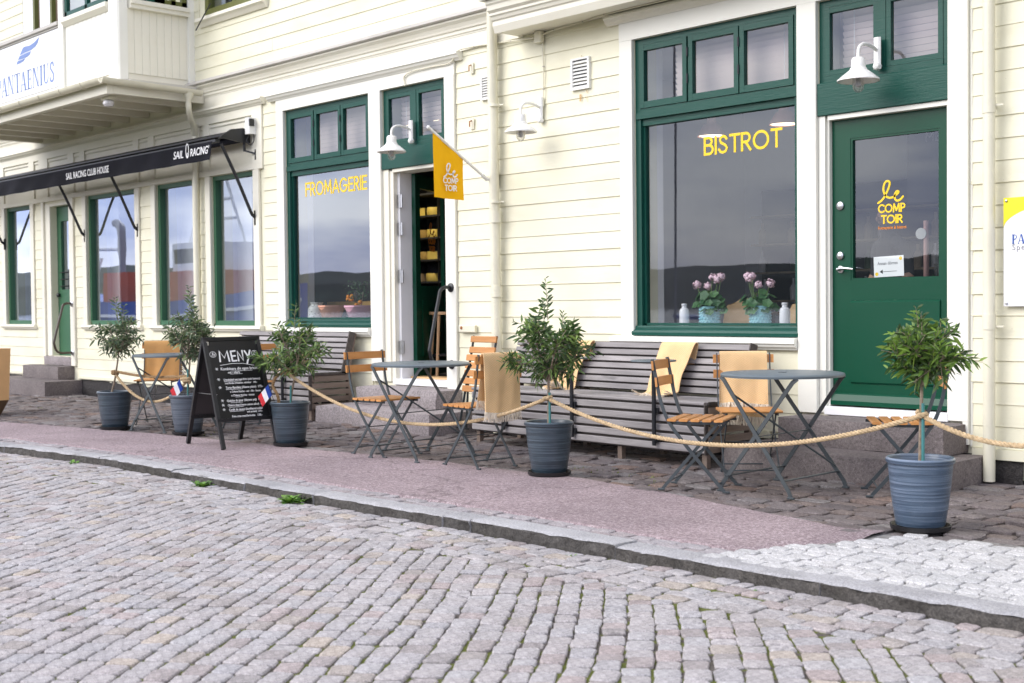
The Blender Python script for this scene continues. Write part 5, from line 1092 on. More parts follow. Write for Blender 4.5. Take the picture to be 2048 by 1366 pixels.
# ------------------------------------------------------------------ cheese shop
def pot(label, x, y, z, r0, r1, h, mat):
    t = thing('flower_pot', label, 'pot', (x,y,z)); MB().lathe([(0,.015),(r0,.015),(r1,h-.02),(r1+.006,h-.02),(r1+.006,h),(r1-.006,h),(r1-.01,h-.03),(0,h-.03)],24).build('pot',mat,t,True); MB().lathe([(0,0),(r0+.02,0),(r0+.028,.018),(r0+.02,.018),(0,.01)],24).build('saucer',mat,t,True); return t
t = thing('speckled_vase','white vase with dark speckles in the cheese shop window','vase',(-11.945,.195,1.052)); MB().lathe([(0,0),(.095,0),(.098,.02),(.098,.12),(.085,.15),(.066,.165),(.066,.185),(.075,.19),(.075,.198),(.06,.198),(0,.18)],24).build('body','speckled',t,True)
pot('terracotta pot beside the speckled vase in the shop window',-11.665,.20,1.052,.10,.145,.165,'terracotta')
t = pot('pink pot with a small orange tree in the shop window',-11.165,.20,1.052,.105,.155,.16,'pink_pot'); rg = random.Random(45); L = MB(); B = MB()
for s in ((-.07,0,.17),(.08,0,.15)):
    B.tube([(s[0]*.3,0,.12),(s[0]*.7,0,.20),(s[0],0,.30)],.006,6)
    for k in range(70):
        c = Vector((s[0]+rg.gauss(0,.055),rg.gauss(0,.04),.22+rg.uniform(0,.20))); d = Vector((rg.gauss(0,1),rg.gauss(0,1),rg.gauss(.2,.7))).normalized(); u = d.orthogonal().normalized(); l = .035; L.add([c,c+d*l*.5+u*.010,c+d*l,c+d*l*.5-u*.010],[(0,1,2,3)])
L.build('leaves','leaf_dark',t); B.build('stem','trunk',t)
for x, y, z in ((-.15,-.03,.255),(-.145,-.04,.225),(-.08,-.05,.225),(-.055,-.05,.225),(-.07,-.04,.26),(.09,-.05,.195),(.02,-.05,.165)): MB().ball((x,y,z),.022,10,8).build('fruit','orange_fruit',t,True)
t = thing('shop_bench','pale pine bench back behind the pots in the cheese shop','bench',(-12.0,.8,.44)); MB().cbox(-.6,1.3,0,.03,.72,.82,.006).build('backrest','pine',t); MB().cbox(-.6,1.3,.03,.40,.42,.45,.006).build('seat','pine',t)
for x in (-.5,1.2): MB().cbox(x,x+.05,.0301,.08,0,.72,.005).build('leg','pine',t)
t = thing('water_glass','clear glass standing on the pine bench back','glass',(-12.05,.815,1.262)); MB().lathe([(0,0),(.033,0),(.04,.12),(.036,.12),(.03,.01),(0,.01)],14).build('bowl','bulb_glass',t,True)
t = thing('bar_stool','tall beech stool standing just inside the open shop door','stool',(-10.235,.60,.445)); MB().lathe([(0,.66),(.15,.66),(.155,.675),(.15,.69),(0,.69)],24).build('seat','stool_wood',t,True)
for a in (.4,1.97,3.54,5.11): MB().tube([(.11*math.cos(a),.11*math.sin(a),.66),(.17*math.cos(a),.17*math.sin(a),0)],.016,8).build('leg','stool_wood',t,True)
MB().tube([(.15*math.cos(i*.5236),.15*math.sin(i*.5236),.24) for i in range(13)],.010,6).build('foot_ring','black_metal',t)
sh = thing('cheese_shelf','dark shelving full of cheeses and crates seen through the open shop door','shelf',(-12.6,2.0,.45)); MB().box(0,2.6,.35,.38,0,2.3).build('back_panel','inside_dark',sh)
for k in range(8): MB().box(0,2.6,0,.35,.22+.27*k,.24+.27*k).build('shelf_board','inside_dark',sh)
for x in (-.02,.62,1.3,2.58): MB().box(x,x+.025,-.002,.352,0,2.3).build('upright','black_paint',sh)
rg = random.Random(46)
SH = ('lowest','second','third','fourth','fifth','sixth','top')
for k in range(7):
    x = -12.5; cnt = 0
    while x < -11.2:
        cnt += 1
        z = .45+.2405+.27*k; kind = rg.random(); nm = rg.uniform(.14,.24)
        if kind < .5:
            t = thing('round_cheese','round cheese, %s item on the %s cheese shop shelf' % (ORD[cnt-1], SH[k]),'cheese',(x+nm/2,2.13,z),group='cheeses on the shop shelving'); MB().lathe([(0,0),(nm*.42,0),(nm*.45,.02),(nm*.45,.08),(nm*.42,.10),(0,.10)],14).build('wheel',rg.choice(['cheese','cheese','cheese_rind']),t,True)
        elif kind < .75:
            t = thing('cheese_wedge','cheese wedge, %s item on the %s cheese shop shelf' % (ORD[cnt-1], SH[k]),'cheese',(x+nm/2,2.12,z),rg.uniform(-.6,.6),group='cheeses on the shop shelving'); MB().add([(-.09,-.05,0),(.09,-.05,0),(0,.1,0),(-.09,-.05,.10),(.09,-.05,.10),(0,.1,.10)],[(0,2,1),(3,4,5),(0,1,4,3),(1,2,5,4),(2,0,3,5)]).build('wedge','cheese',t)
        else:
            t = thing('wooden_crate','small crate, %s item on the %s cheese shop shelf' % (ORD[cnt-1], SH[k]),'crate',(x+nm/2,2.12,z),group='crates on the shop shelving'); h = .10; w_ = nm*.46; g = MB(); g.box(-w_,w_,-.08,-.07,0,h); g.box(-w_,w_,.07,.08,0,h); g.box(-w_,-w_+.01,-.07,.07,0,h); g.box(w_-.01,w_,-.07,.07,0,h); g.box(-w_,w_,-.07,.07,0,.008); g.build('box','crate_wood',t)
        x += nm+rg.uniform(.0,.025)
for k in range(3):                                                   # the lit lamps over the cheese shelves
    t = thing('shelf_lamp','warm ceiling spotlight, %s of three above the cheese shelves' % ORD[k],'lamp',(-12.2+.5*k,1.35,3.30),group='spotlights over the cheeses'); MB().lathe([(0,0),(.05,0),(.05,.10),(0,.12)],14).build('housing','black_metal',t,True); MB().lathe([(0,-.004),(.042,-.004),(.042,-.001),(0,-.001)],14).build('lens','lamp_glow',t)
    ld = bpy.data.lights.new('spot','SPOT'); ld.energy = 26; ld.color = (1,.82,.55); ld.spot_size = R(80); ld.shadow_soft_size = .05; lo = bpy.data.objects.new('spot_light',ld); COL.objects.link(lo); lo.parent = t; lo.location = (0,0,-.02); lo.rotation_euler = (R(28),0,0)
# ------------------------------------------------------------------ slatted benches
def bench(name, label, x0, x1, yl, yr, zg, posts, group):
    L = math.hypot(x1-x0, yr-yl); an = math.atan2(yr-yl, x1-x0); t = thing(name, label, 'bench', (x0,yl,zg), an, group)
    sl = [('bench_slat',0,.022,.10+.0775*k,.1625+.0775*k) for k in range(4)]
    for k in range(5): MB().cbox(0, L, 0, .030, .112+.0695*k, .163+.0695*k, .005).build('front_slat','bench_wood',t)
    MB().cbox(-.002, L+.002, -.004, .034, .460-.003, .480, .006).build('front_edge','bench_wood',t)
    for k in range(4): MB().cbox(0, L, .042+.098*k, .130+.098*k, .455, .482, .006).build('seat_slat','bench_wood',t)
    dirb = Vector((0,.115,.40)).normalized()
    for k in range(7):
        p = Vector((0,.43,.508))+dirb*(.0575*k+.0); s = MB(); q = p+dirb*.0405; nn = Vector((0,dirb.z,-dirb.y))*.028; s.add([(0,p.y,p.z),(L,p.y,p.z),(L,q.y,q.z),(0,q.y,q.z),(0,p.y+nn.y,p.z+nn.z),(L,p.y+nn.y,p.z+nn.z),(L,q.y+nn.y,q.z+nn.z),(0,q.y+nn.y,q.z+nn.z)],[(0,1,2,3),(7,6,5,4),(0,4,5,1),(1,5,6,2),(2,6,7,3),(3,7,4,0)]); s.build('back_slat','bench_wood',t)
    for x in (.02, L*.33, L*.66, L-.05):
        f = MB(); f.box(x, x+.045, .034, .075, 0, .454); f.box(x, x+.045, .50, .545, 0, .50); f.box(x, x+.045, .0755, .4995, .40, .452); f.bar((x+.0225,.49,.46),(x+.0225,.585,.875),.045,.06,(0,1,0)); f.build('support','bench_side',t)
    for xe in (L+.001,):
        for k in range(5): MB().box(xe, xe+.022, .032, .50, .112+.0695*k, .163+.0695*k).build('side_board','bench_side',t)
        e = MB(); e.box(xe, xe+.012, .036, .46, .453, .478); e.box(xe, xe+.012, -.002, .030, .10, .456); e.bar((xe+.006,.435,.46),(xe+.006,.55,.885),.012,.075,(0,1,0)); e.build('end_cap','bench_end',t)
    MB().box(.01, L-.01, .031, .0335, .10, .455).build('front_gap_shade','bench_end',t); q0 = Vector((0,.464,.497)); q1 = q0+dirb*.40; MB().add([(.01,q0.y,q0.z),(L-.01,q0.y,q0.z),(L-.01,q1.y,q1.z),(.01,q1.y,q1.z),(.01,q0.y+.006,q0.z),(L-.01,q0.y+.006,q0.z),(L-.01,q1.y+.006,q1.z),(.01,q1.y+.006,q1.z)],[(0,1,2,3),(7,6,5,4),(0,4,5,1),(1,5,6,2),(2,6,7,3),(3,7,4,0)]).build('back_gap_shade','bench_end',t)  # dark sheets added behind front and back slats to deepen shade in the gaps
    for px_ in posts:
        p = MB(); p.tube([(px_,-.028,.14),(px_,-.028,.762)], .0165, 10); p.build('table_post','black_metal',t,True); c = MB()
        for z in (.19,.40): c.box(px_-.03,px_+.03,-.022,-.001,z-.02,z+.02)
        c.build('post_bracket','black_metal',t); MB().lathe([(0,.763),(.165,.763),(.17,.766),(.17,.772),(.168,.775),(0,.775)],36,(px_,-.03,0)).build('post_tabletop','tabletop_grey',t,True)
    return t
bench('slatted_bench','long grey slatted bench under the bistro window', -8.42, -5.74, -.63, -.79, 0, (.46,1.32,2.22), 'grey slatted benches along the wall')
bench('slatted_bench','shorter grey slatted bench under the cheese shop window', -13.0, -10.85, -.68, -.68, .05, (1.02,1.72), 'grey slatted benches along the wall')

# ------------------------------------------------------------------ folding bistro chairs (local +y is the way they face)
def make_chair(name='folding_chair', folded=False):
    t = empty(name)
    for s in (-1, 1):
        if not folded:
            a = bez([(s*.185,-.262,.835),(s*.185,-.235,.70),(s*.185,-.205,.56),(s*.185,-.15,.43),(s*.185,-.02,.26),(s*.185,.10,.12),(s*.185,.195,.012)],5); b = [(s*.163,.155,.437),(s*.163,-.205,.012)]
        else:
            a = [(s*.185,.0,.87),(s*.185,.012,.45),(s*.185,.03,.012)]; b = [(s*.163,.03,.60),(s*.163,-.035,.012)]
        l = MB(); l.strip(a, .007, .022, (1,0,0)); l.cbox(s*.185-.007,s*.185+.007,a[-1][1]-.01,a[-1][1]+.035,0,.014,.003); l.build('leg','metal_grey',t)
        l = MB(); l.strip(b, .007, .020, (1,0,0)); l.cbox(s*.163-.007,s*.163+.007,b[-1][1]-.03,b[-1][1]+.012,0,.014,.003); l.build('leg','metal_grey',t)
    c = MB()
    if not folded:
        c.tube([(-.185,.155,.055),(.185,.155,.055)], .005, 6); c.tube([(-.163,-.165,.06),(.163,-.165,.06)], .005, 6); c.tube([(-.163,-.02,.232),(.163,-.02,.232)], .004, 6)
        for s in (-1,1): c.bar((s*.172,-.165,.432),(s*.172,.20,.437),.006,.018)
    else:
        c.tube([(-.185,.028,.06),(.185,.028,.06)], .005, 6); c.tube([(-.163,-.028,.07),(.163,-.028,.07)], .005, 6)
    build_each(c, 'rail', 'metal_grey', t)
    if not folded:
        me = MB().cbox(-.205,.205,-.029,.029,0,.016,.005).mesh('seat_slat','slat_orange')
        for k in range(5): link('seat_slat', me, t, (0,-.135+.075*k,.444), (.015*(k-2),0,0))
        V = []; n_ = 8
        for o_ in (0,.013):
            for i in range(n_+1):
                q = -1+2*i/n_; V += [(q*.212,-.018*(1-q*q)-o_,-.029),(q*.212,-.018*(1-q*q)-o_-.005,.029)]
        m_ = (n_+1)*2; F = [(2*i,2*i+2,2*i+3,2*i+1) for i in range(n_)]+[(m_+2*i+1,m_+2*i+3,m_+2*i+2,m_+2*i) for i in range(n_)]+[(2*i+1,2*i+3,m_+2*i+3,m_+2*i+1) for i in range(n_)]+[(2*i,m_+2*i,m_+2*i+2,2*i+2) for i in range(n_)]+[(0,1,m_+1,m_),(2*n_+1,2*n_,m_+2*n_,m_+2*n_+1)]
        me = MB().add(V,F).mesh('back_slat','slat_orange')
        link('back_slat', me, t, (0,-.245,.795)); link('back_slat', me, t, (0,-.222,.690))
    else:
        me = MB().cbox(-.205,.205,-.008,.008,-.029,.029,.005).mesh('seat_slat','slat_orange')
        for z in (.835,.735): link('back_slat', me, t, (0,.012,z))
        for k in range(5): link('seat_slat', me, t, (0,.034,.66-.072*k))
    return t
CH = make_chair(); first = [True]
def chair(x, y, face, label):
    o = CH if first[0] else copy_tree(CH); first[0] = False
    o.location = (x, y, hz(x,y)+.003); o.rotation_euler = (0,0,R(face-90)); tag(o, label, 'chair', 'folding bistro chairs'); return o
ca_ = chair(-12.16,-1.64,-40,'folding slat chair under the tan fringed blanket behind the left table')
cb_ = chair(-10.78,-1.42,172,'folding slat chair half hidden behind the menu board')
cc_ = chair(-8.22,-1.74,2,'bare folding slat chair facing right at the middle table, by the shop steps')
cd_ = chair(-7.10,-1.72,172,'folding slat chair with a yellow blanket at the middle table, beside the centre pot')
cf_ = chair(-5.16,-1.57,25,'bare folding slat chair facing right, left of the near round table')
cg_ = chair(-5.30,-.86,-46,'folding slat chair with a yellow blanket behind the near round table')
ch_ = chair(-4.10,-.93,216,'folding slat chair behind the rightmost olive tree, before the bistro steps')
fc = make_chair('folded_chair', True); fc.location = (-8.74,-.34,.06); fc.rotation_euler = (R(10),0,R(172)); tag(fc, 'folded wooden slat chair leaning on the wall by the tall drainpipe', 'chair')

# ------------------------------------------------------------------ round tables
def make_table():
    t = empty('round_table')
    MB().lathe([(0,.735),(.36,.735),(.378,.722),(.386,.722),(.388,.735),(.382,.742),(.37,.745),(0,.745)],64).build('tabletop','tabletop_grey',t,True)
    MB().lathe([(0,.7452),(.028,.7452),(.026,.7475),(0,.7475)],20).build('plug','metal_grey',t,True)
    for y in (-.32,.32):
        for s in (-1,1):
            y_ = y+(.012 if s > 0 else 0); l = MB(); l.strip([(s*.275,y_*.86,.725),(s*.245,y_*.88,.70),(-s*.245,y_,.05),(-s*.262,y_,.012)], .007, .026, (0,1,0)); l.cbox(-s*.262-.022,-s*.262+.022,y_-.007,y_+.007,0,.014,.003); l.build('leg','metal_grey',t)
    for s in (-1,1): MB().bar((s*.205,-.32,.105),(s*.205,.332,.105),.026,.006).build('cross_bar','metal_grey',t)
    MB().tube([(-.20,-.27,.62),(.20,.30,.14)],.007,6).build('brace','metal_grey',t); MB().bar((.0,-.30,.36),(.0,.32,.36),.012,.006).build('hinge_bar','metal_grey',t)
    return t
TB = make_table()
for k, (x, y, rz, label) in enumerate(((-4.73,-1.28,2,'near round grey metal table in front of the bistro steps'),(-7.86,-1.66,6,'middle round grey metal table between the two facing chairs'),(-11.50,-1.83,10,'left round grey metal table behind the leftmost olive pots'))):
    o = TB if k == 0 else copy_tree(TB); o.location = (x,y,hz(x,y)+.003); o.rotation_euler = (0,0,R(rz)); tag(o, label, 'table', 'round bistro tables')

# ------------------------------------------------------------------ blankets
def blanket(label, a, b, fdir, path, mat, fr, seed, waves=.012, skew=0, ends=(1,1), side=False, taper=0):
    """cloth laid across the edge a-b; path = (d, z) profile, d measured along fdir; fringed ends"""
    a, b, fd = Vector(a), Vector(b), Vector(fdir).normalized(); u = b-a; Wd = u.length; u.normalize(); P = bez([(p[0],0,p[1]) for p in path],5); rg = random.Random(seed)
    t = thing('blanket', label, 'blanket'); nu = 18; V = []; UV = []; s = 0; n_ = len(P)
    for o_ in (0,1):
        s = 0
        for j, p in enumerate(P):
            if j: s += (P[j]-P[j-1]).length
            dd = (P[min(j+1,n_-1)]-P[max(j-1,0)]).normalized(); nn = fd*(-dd.z)+Vector((0,0,1))*dd.x; fall = min(1, max(0,(path_top(path)-p.z)/.25))
            for i in range(nu+1):
                q = i/nu; sk = skew*fall; wv = waves*fall*(math.sin(q*9+seed)+.6*math.sin(q*17+s*7+seed*2))
                pos = a+u*(Wd*(q-.5)*(1-taper*fall)+Wd*.5+sk)+fd*p.x+Vector((0,0,p.z))+nn*(wv+(.007 if o_ else 0)); pos.z += .010*fall*math.sin(q*4+seed)*(1 if j in (0,n_-1) else 0)
                V.append(pos); UV.append((Wd*q, s))
    k = n_*(nu+1); m1 = nu+1; F = [(j*m1+i,j*m1+i+1,(j+1)*m1+i+1,(j+1)*m1+i) for j in range(n_-1) for i in range(nu)]; F2 = [tuple(k+x for x in f[::-1]) for f in F]
    E_ = [(j*m1,(j+1)*m1,k+(j+1)*m1,k+j*m1) for j in range(n_-1)]+[(j*m1+nu,k+j*m1+nu,k+(j+1)*m1+nu,(j+1)*m1+nu) for j in range(n_-1)]+[(i,k+i,k+i+1,i+1) for i in range(nu)]+[((n_-1)*m1+i,(n_-1)*m1+i+1,k+(n_-1)*m1+i+1,k+(n_-1)*m1+i) for i in range(nu)]
    mb = MB().add(V, F+F2+E_); mb.uv = UV; mb.build('cloth', mat, t, True)
    f = MB()
    def tassel(p, d, L):
        for c in range(2):
            e = p+d*L+Vector((rg.gauss(0,.008),rg.gauss(0,.008),0)); m_ = (p+e)/2+Vector((rg.gauss(0,.005),rg.gauss(0,.005),0)); f.tube([p+Vector((rg.gauss(0,.003),rg.gauss(0,.003),0)),m_,e], [.0035,.003,.002], 4)
    if side:
        for j in range(0, n_): 
            for c in range(2): tassel(Vector(V[j*m1]), (-u*.7+Vector((rg.gauss(0,.2),rg.gauss(0,.2),-.7))).normalized(), .06)
    else:
        for e, row, prev in ((ends[0],0,1),(ends[1],n_-1,n_-2)):
            if not e: continue
            for i in range(0, nu*2+1):
                p = Vector(V[row*m1+i//2]); p = p if i % 2 == 0 else (p+Vector(V[row*m1+min(nu,i//2+1)]))/2; d = (Vector(V[row*m1+i//2])-Vector(V[prev*m1+i//2])).normalized(); tassel(p, d, .07)
    f.build('fringe', fr, t)['kind'] = 'stuff'; return t
def path_top(path): return max(p[1] for p in path)
def on_chair(label, o, half, front, back, mat, fr, seed, off=0, **kw):
    """blanket over a chair's backrest"""
    M = Matrix.Translation(o.location)@Matrix.Rotation(o.rotation_euler[2],4,'Z'); a = M@Vector((off-half,-.262,0)); b = M@Vector((off+half,-.262,0)); fd = (M.to_3x3()@Vector((0,1,0))); zt = .842+o.location.z
    return blanket(label, (a.x,a.y,0), (b.x,b.y,0), fd, [(.035+.03*(front/.3),zt-front),(.035,zt-front*.5),(.026,zt-.05),(.012,zt),(-.012,zt),(-.026,zt-.05),(-.032,zt-back*.5),(-.034,zt-back)], mat, fr, seed, **kw)
on_chair('yellow herringbone blanket over the chair beside the centre pot', cd_, .155, .34, .42, 'blanket', 'fringe', 3, off=-.0, waves=.008)
on_chair('yellow herringbone blanket over the chair behind the near round table', cg_, .165, .36, .46, 'blanket', 'fringe', 5, waves=.006)
on_chair('tan blanket with grey side fringe over the chair behind the left table', ca_, .19, .37, .36, 'blanket_tan', 'fringe_grey', 7, waves=.008, side=True)
def on_bench(label, xl, xr, y0, zg, seed, low=.46, **kw):
    blanket(label, (xl,y0,0), (xr,y0-(xr-xl)*.06,0), (0,-1,0), [(.30,.492+zg),(.235,.496+zg),(.195,.515+zg),(.175,.58+zg),(.135,.70+zg),(.105,.82+zg),(.085,.882+zg),(.05,.89+zg),(.035,.85+zg),(.035,.72+zg)], 'blanket', 'fringe', seed, ends=(1,0), **kw)
on_bench('yellow blanket on the bistro bench left of the near chair', -6.55, -6.20, -.20, 0, 9, skew=-.07, waves=.012)
on_bench('yellow blanket on the bistro bench behind the centre olive tree', -7.62, -7.34, -.14, 0, 11, skew=-.12, waves=.012)
blanket('folded yellow blanket lying on the cheese shop bench behind the olive tree', (-11.60,-.33,0), (-11.30,-.33,0), (0,-1,0), [(.30,.545),(.2,.548),(.10,.56),(.07,.63),(.04,.70)], 'blanket','fringe',13, ends=(1,0), skew=-.1)

# ------------------------------------------------------------------ olive trees in pots
def olive(x, y, label, potmat, leafmat, crown, top, seed, n_twigs, stake=True, lean=(0,0), shoots=(), LS=1.15):
    """crown = (dx, dy, z0, z1, rx): leafy volume above the pot"""
    rg = random.Random(seed); z0g = hz(x,y); t = thing('potted_olive_tree', label, 'tree', (x,y,z0g+.003), 0, 'olive trees in glazed pots')
    p = MB(); prof = [(0,.03),(.120,.03),(.124,.034),(.138,.12),(.151,.22),(.160,.32),(.163,.352),(.170,.354),(.174,.362),(.173,.374),(.166,.381),(.157,.378),(.152,.36),(.148,.33),(0,.33)]
    p.lathe(prof, 48); po = p.build('pot', potmat, t, True); MB().lathe([(0,.0),(.13,.0),(.150,.012),(.154,.034),(.148,.034),(.135,.014),(0,.012)],40).build('saucer','saucer',t,True)
    s = MB(); V = [(0,0,.338)]; 
    for r_ in (.05,.10,.152):
        for k in range(20): a = 2*math.pi*k/20; V.append((r_*math.cos(a),r_*math.sin(a),.335+.012*mnoise.noise((r_*40,k*.9,seed))))
    F = [(0,1+k,1+(k+1)%20) for k in range(20)]+[(1+20*q+k,21+20*q+k,21+20*q+(k+1)%20,1+20*q+(k+1)%20) for q in range(2) for k in range(20)]; s.add(V,F).build('soil','soil',t,True)
    dx, dy, c0, c1, rx = crown; fork = Vector((dx*.8+lean[0]*0, dy*.8, c0+.06)); tr = MB()
    tr.tube(bez([(lean[0]*-1,lean[1]*-1,.32),(dx*.2-lean[0]*.5,dy*.2,.32+(fork.z-.32)*.4),tuple(fork)],6), [.012-.004*i/12 for i in range(13)], 8); 
    cz, rz = (c0+c1)/2, (c1-c0)/2; C = Vector((dx,dy,cz)); br = MB(); L = MB(); tips = []
    lim = []
    for k in range(15):
        a = 2.399*k+rg.uniform(-.3,.3); el = rg.uniform(-.2,1.2); d = Vector((math.cos(a)*math.cos(el)*rx, math.sin(a)*math.cos(el)*rx, math.sin(el)*rz))*rg.uniform(.6,.95); e = C+d; e.z = max(e.z, fork.z+.02)
        mid = (fork+e)/2+Vector((rg.gauss(0,.02),rg.gauss(0,.02),rg.uniform(0,.03))); br.tube(bez([tuple(fork),tuple(mid),tuple(e)],4), [.006-.0005*i for i in range(9)], 5); lim.append((fork, mid, e))
    br2 = []
    for k in range(int(n_twigs*1.25)):
        f_, m_, e = rg.choice(lim); q = rg.uniform(.25,1); b = m_.lerp(e, q) if rg.random() < .7 else f_.lerp(m_, rg.uniform(.5,1))
        d = (b-C); d = Vector((d.x/rx, d.y/rx, d.z/rz)) if d.length > 1e-4 else Vector((0,0,1)); d = (d+Vector((rg.gauss(0,.7),rg.gauss(0,.7),rg.gauss(.35,.55)))).normalized(); br2.append((b, d, rg.uniform(.055,.125)))
    for (sx, sz0, sz1) in shoots: br2.append((Vector((dx+sx*.6,dy,sz0)), Vector((sx*.25/(abs(sz1-sz0)+.01),rg.gauss(0,.05),1)).normalized(), sz1-sz0))
    for b, d, ln in br2:
        curve = Vector((rg.gauss(0,.02),rg.gauss(0,.02),-.015)); n_ = max(5, int(ln/.0125)); br.tube([tuple(b), tuple(b+d*ln*.5+curve*.3), tuple(b+d*ln+curve)], [.003,.002,.001], 4, False); sd = d.orthogonal().normalized()
        for i in range(n_):
            q = (i+.6)/n_; o_ = b+d*ln*q+curve*q*q; a = 2.2*i+rg.uniform(-.5,.5); s_ = (sd*math.cos(a)+d.cross(sd)*math.sin(a)); ld = (d*rg.uniform(.35,.9)+s_*rg.uniform(.6,1.0)+Vector((0,0,rg.uniform(-.25,.15)))).normalized(); ll = rg.uniform(.045,.082)*LS*(1 if q < .8 else .75); w_ = ll*rg.uniform(.095,.135); nn = ld.cross(s_).normalized() if ld.cross(s_).length > 1e-3 else ld.orthogonal(); sw = ld.cross(nn).normalized(); dr = Vector((0,0,-ll*.18))
            L.add([o_, o_+ld*ll*.35+sw*w_, o_+ld*ll*.40+nn*w_*.35*-1, o_+ld*ll*.35-sw*w_, o_+ld*ll*.75+sw*w_*.7+dr*.5, o_+ld*ll*.75-sw*w_*.7+dr*.5, o_+ld*ll+dr], [(0,1,2),(0,2,3),(1,4,2),(2,4,5),(2,5,3),(4,6,5)])
    tr.build('trunk','trunk',t,True); br.build('branches','trunk',t); cr_ = L.build('crown', leafmat, t); cr_['kind'] = 'stuff'
    if stake: MB().tube([(.022,-.012,.31),(.024+dx*.3,-.014,c0-.02)], .0085, 8).build('stake','stake',t,True)
    return t
o1 = olive(-12.02,-2.19,'leftmost potted olive tree with a thin bent trunk beside the side steps','pot_slate','leaf_grey',(.05,.04,.70,1.10,.25),0,61,85,False,(.03,.03),((-.03,1.05,1.33),(.10,1.05,1.25),(.25,.85,.98)))
o2 = olive(-10.95,-1.98,'bushy potted olive tree behind the menu board','pot_grey','leaf_grey',(.03,.02,.64,1.16,.235),0,62,110,True,(0,0),((-.03,1.1,1.42),(.03,1.1,1.36),(.10,1.0,1.25),(.16,.98,1.2)))
o3 = olive(-9.36,-1.89,'potted olive tree right of the menu board','pot_slate','leaf_olive',(.04,.04,.54,1.04,.31),0,63,150,True,(.0,.0),((-.02,1.0,1.24),(-.22,.95,1.08),(.10,.98,1.10)))
o4 = olive(-6.32,-1.78,'wide potted olive tree in front of the long bench','pot_slate','leaf_olive',(.0,.0,.60,1.12,.345),0,64,175,True,(.0,.0),((.0,1.08,1.39),(-.06,1.0,1.22),(-.18,1.0,1.24),(.22,1.0,1.16)))
o5 = olive(-3.37,-2.02,'nearest potted olive tree with bright leaves in a light blue pot','pot_blue','leaf_bright',(.0,.02,.68,1.06,.225),0,65,150,True,(-.0,.0),((-.03,1.0,1.17),(.0,1.0,1.14)))

# ------------------------------------------------------------------ ropes
def rope_mesh(pts, r, mat, name, parent, pitch=.075):
    P = []; src = [Vector(p) for p in pts]; acc = [0]
    for a, b in zip(src, src[1:]): acc.append(acc[-1]+(b-a).length)
    tot = acc[-1]; n_ = max(8, int(tot/.011)); k = 0
    for i in range(n_+1):
        s = tot*i/n_
        while k < len(src)-2 and acc[k+1] < s: k += 1
        P.append(src[k].lerp(src[k+1], min(1, max(0,(s-acc[k])/max(1e-9,acc[k+1]-acc[k])))))
    u = (P[1]-P[0]).normalized().orthogonal().normalized(); S = [[],[],[]]
    for i, p in enumerate(P):
        d = (P[min(i+1,n_)]-P[max(i-1,0)]).normalized(); u = (u-d*u.dot(d)).normalized(); w_ = d.cross(u); s = tot*i/n_
        for q in range(3): a = 2*math.pi*(s/pitch+q/3); S[q].append(p+(u*math.cos(a)+w_*math.sin(a))*r)
    mb = MB()
    for q in range(3): mb.tube(S[q], r*1.02, 6)
    return mb.build(name, mat, parent, True)
def swag(a, b, sag, n_=40):
    a, b = Vector(a), Vector(b); return [a.lerp(b, i/n_)-Vector((0,0,4*sag*(i/n_)*(1-i/n_))) for i in range(n_+1)]
def knot(c, r, turns, parent, mat='rope'):
    pts = [(c[0]+(r+.004*math.sin(3*k))*math.cos(k*.5), c[1]+(r+.004*math.cos(2*k))*math.sin(k*.5), c[2]+.010*k/12.5*2-.015) for k in range(int(12.6*turns))]; rope_mesh(pts, .0078, mat, 'knot', parent)
T1 = (-11.985,-2.20,.56+hz(-12.02,-2.19)); T2 = (-10.93,-2.0,.51); T3 = (-9.36,-1.91,.63); T4 = (-6.31,-1.80,.545); T5 = (-3.355,-2.03,.60)
ROPE = lambda label: thing('hanging_rope', label, 'rope', group='ropes strung between the olive trees')
r = ROPE('rope swag between the leftmost tree and the tree behind the menu board'); rope_mesh(swag(T1, T2, .235), .0074, 'rope', 'strand', r); knot(T1, .024, 2, r, 'rope_dark')
r = ROPE('taut rope running behind the tan blanket between the two leftmost trees'); rope_mesh(swag((-11.985,-2.17,.575), (-10.93,-1.965,.56), .03), .0075, 'rope_dark', 'strand', r)
r = ROPE('long rope swag from the menu board tree to the centre tree'); rope_mesh(swag(T3, T4, .30, 60), .0074, 'rope', 'strand', r); knot(T3, .026, 2.5, r, 'rope_dark'); rope_mesh(bez([(-9.375,-1.94,.64),(-9.43,-1.98,.60),(-9.47,-1.99,.52),(-9.43,-1.975,.45),(-9.42,-1.965,.385),(-9.45,-1.97,.345)],6), .0074, 'rope_dark', 'rope_tail', r)
r = ROPE('long rope swag from the centre tree to the nearest tree'); rope_mesh(swag(T4, T5, .235, 60), .0074, 'rope', 'strand', r); knot(T4, .024, 1.5, r)
r = ROPE('rope swag from the nearest tree out of the right edge'); rope_mesh(swag(T5, (-2.15,-2.15,.70), .16), .0074, 'rope', 'strand', r); knot(T5, .021, 1.8, r)
r = thing('rope_knot', 'thick rope knot on the tree behind the menu board', 'knot'); knot((T2[0],T2[1],T2[2]+.0), .03, 2.6, r); knot((T2[0]-.03,T2[1]-.02,T2[2]+.02), .02, 1.2, r)

# ------------------------------------------------------------------ menu board
mbd = thing('menu_board', 'black folding chalkboard menu reading MENY on the footpath', 'signboard', (-9.80,-2.20,.012), R(85))
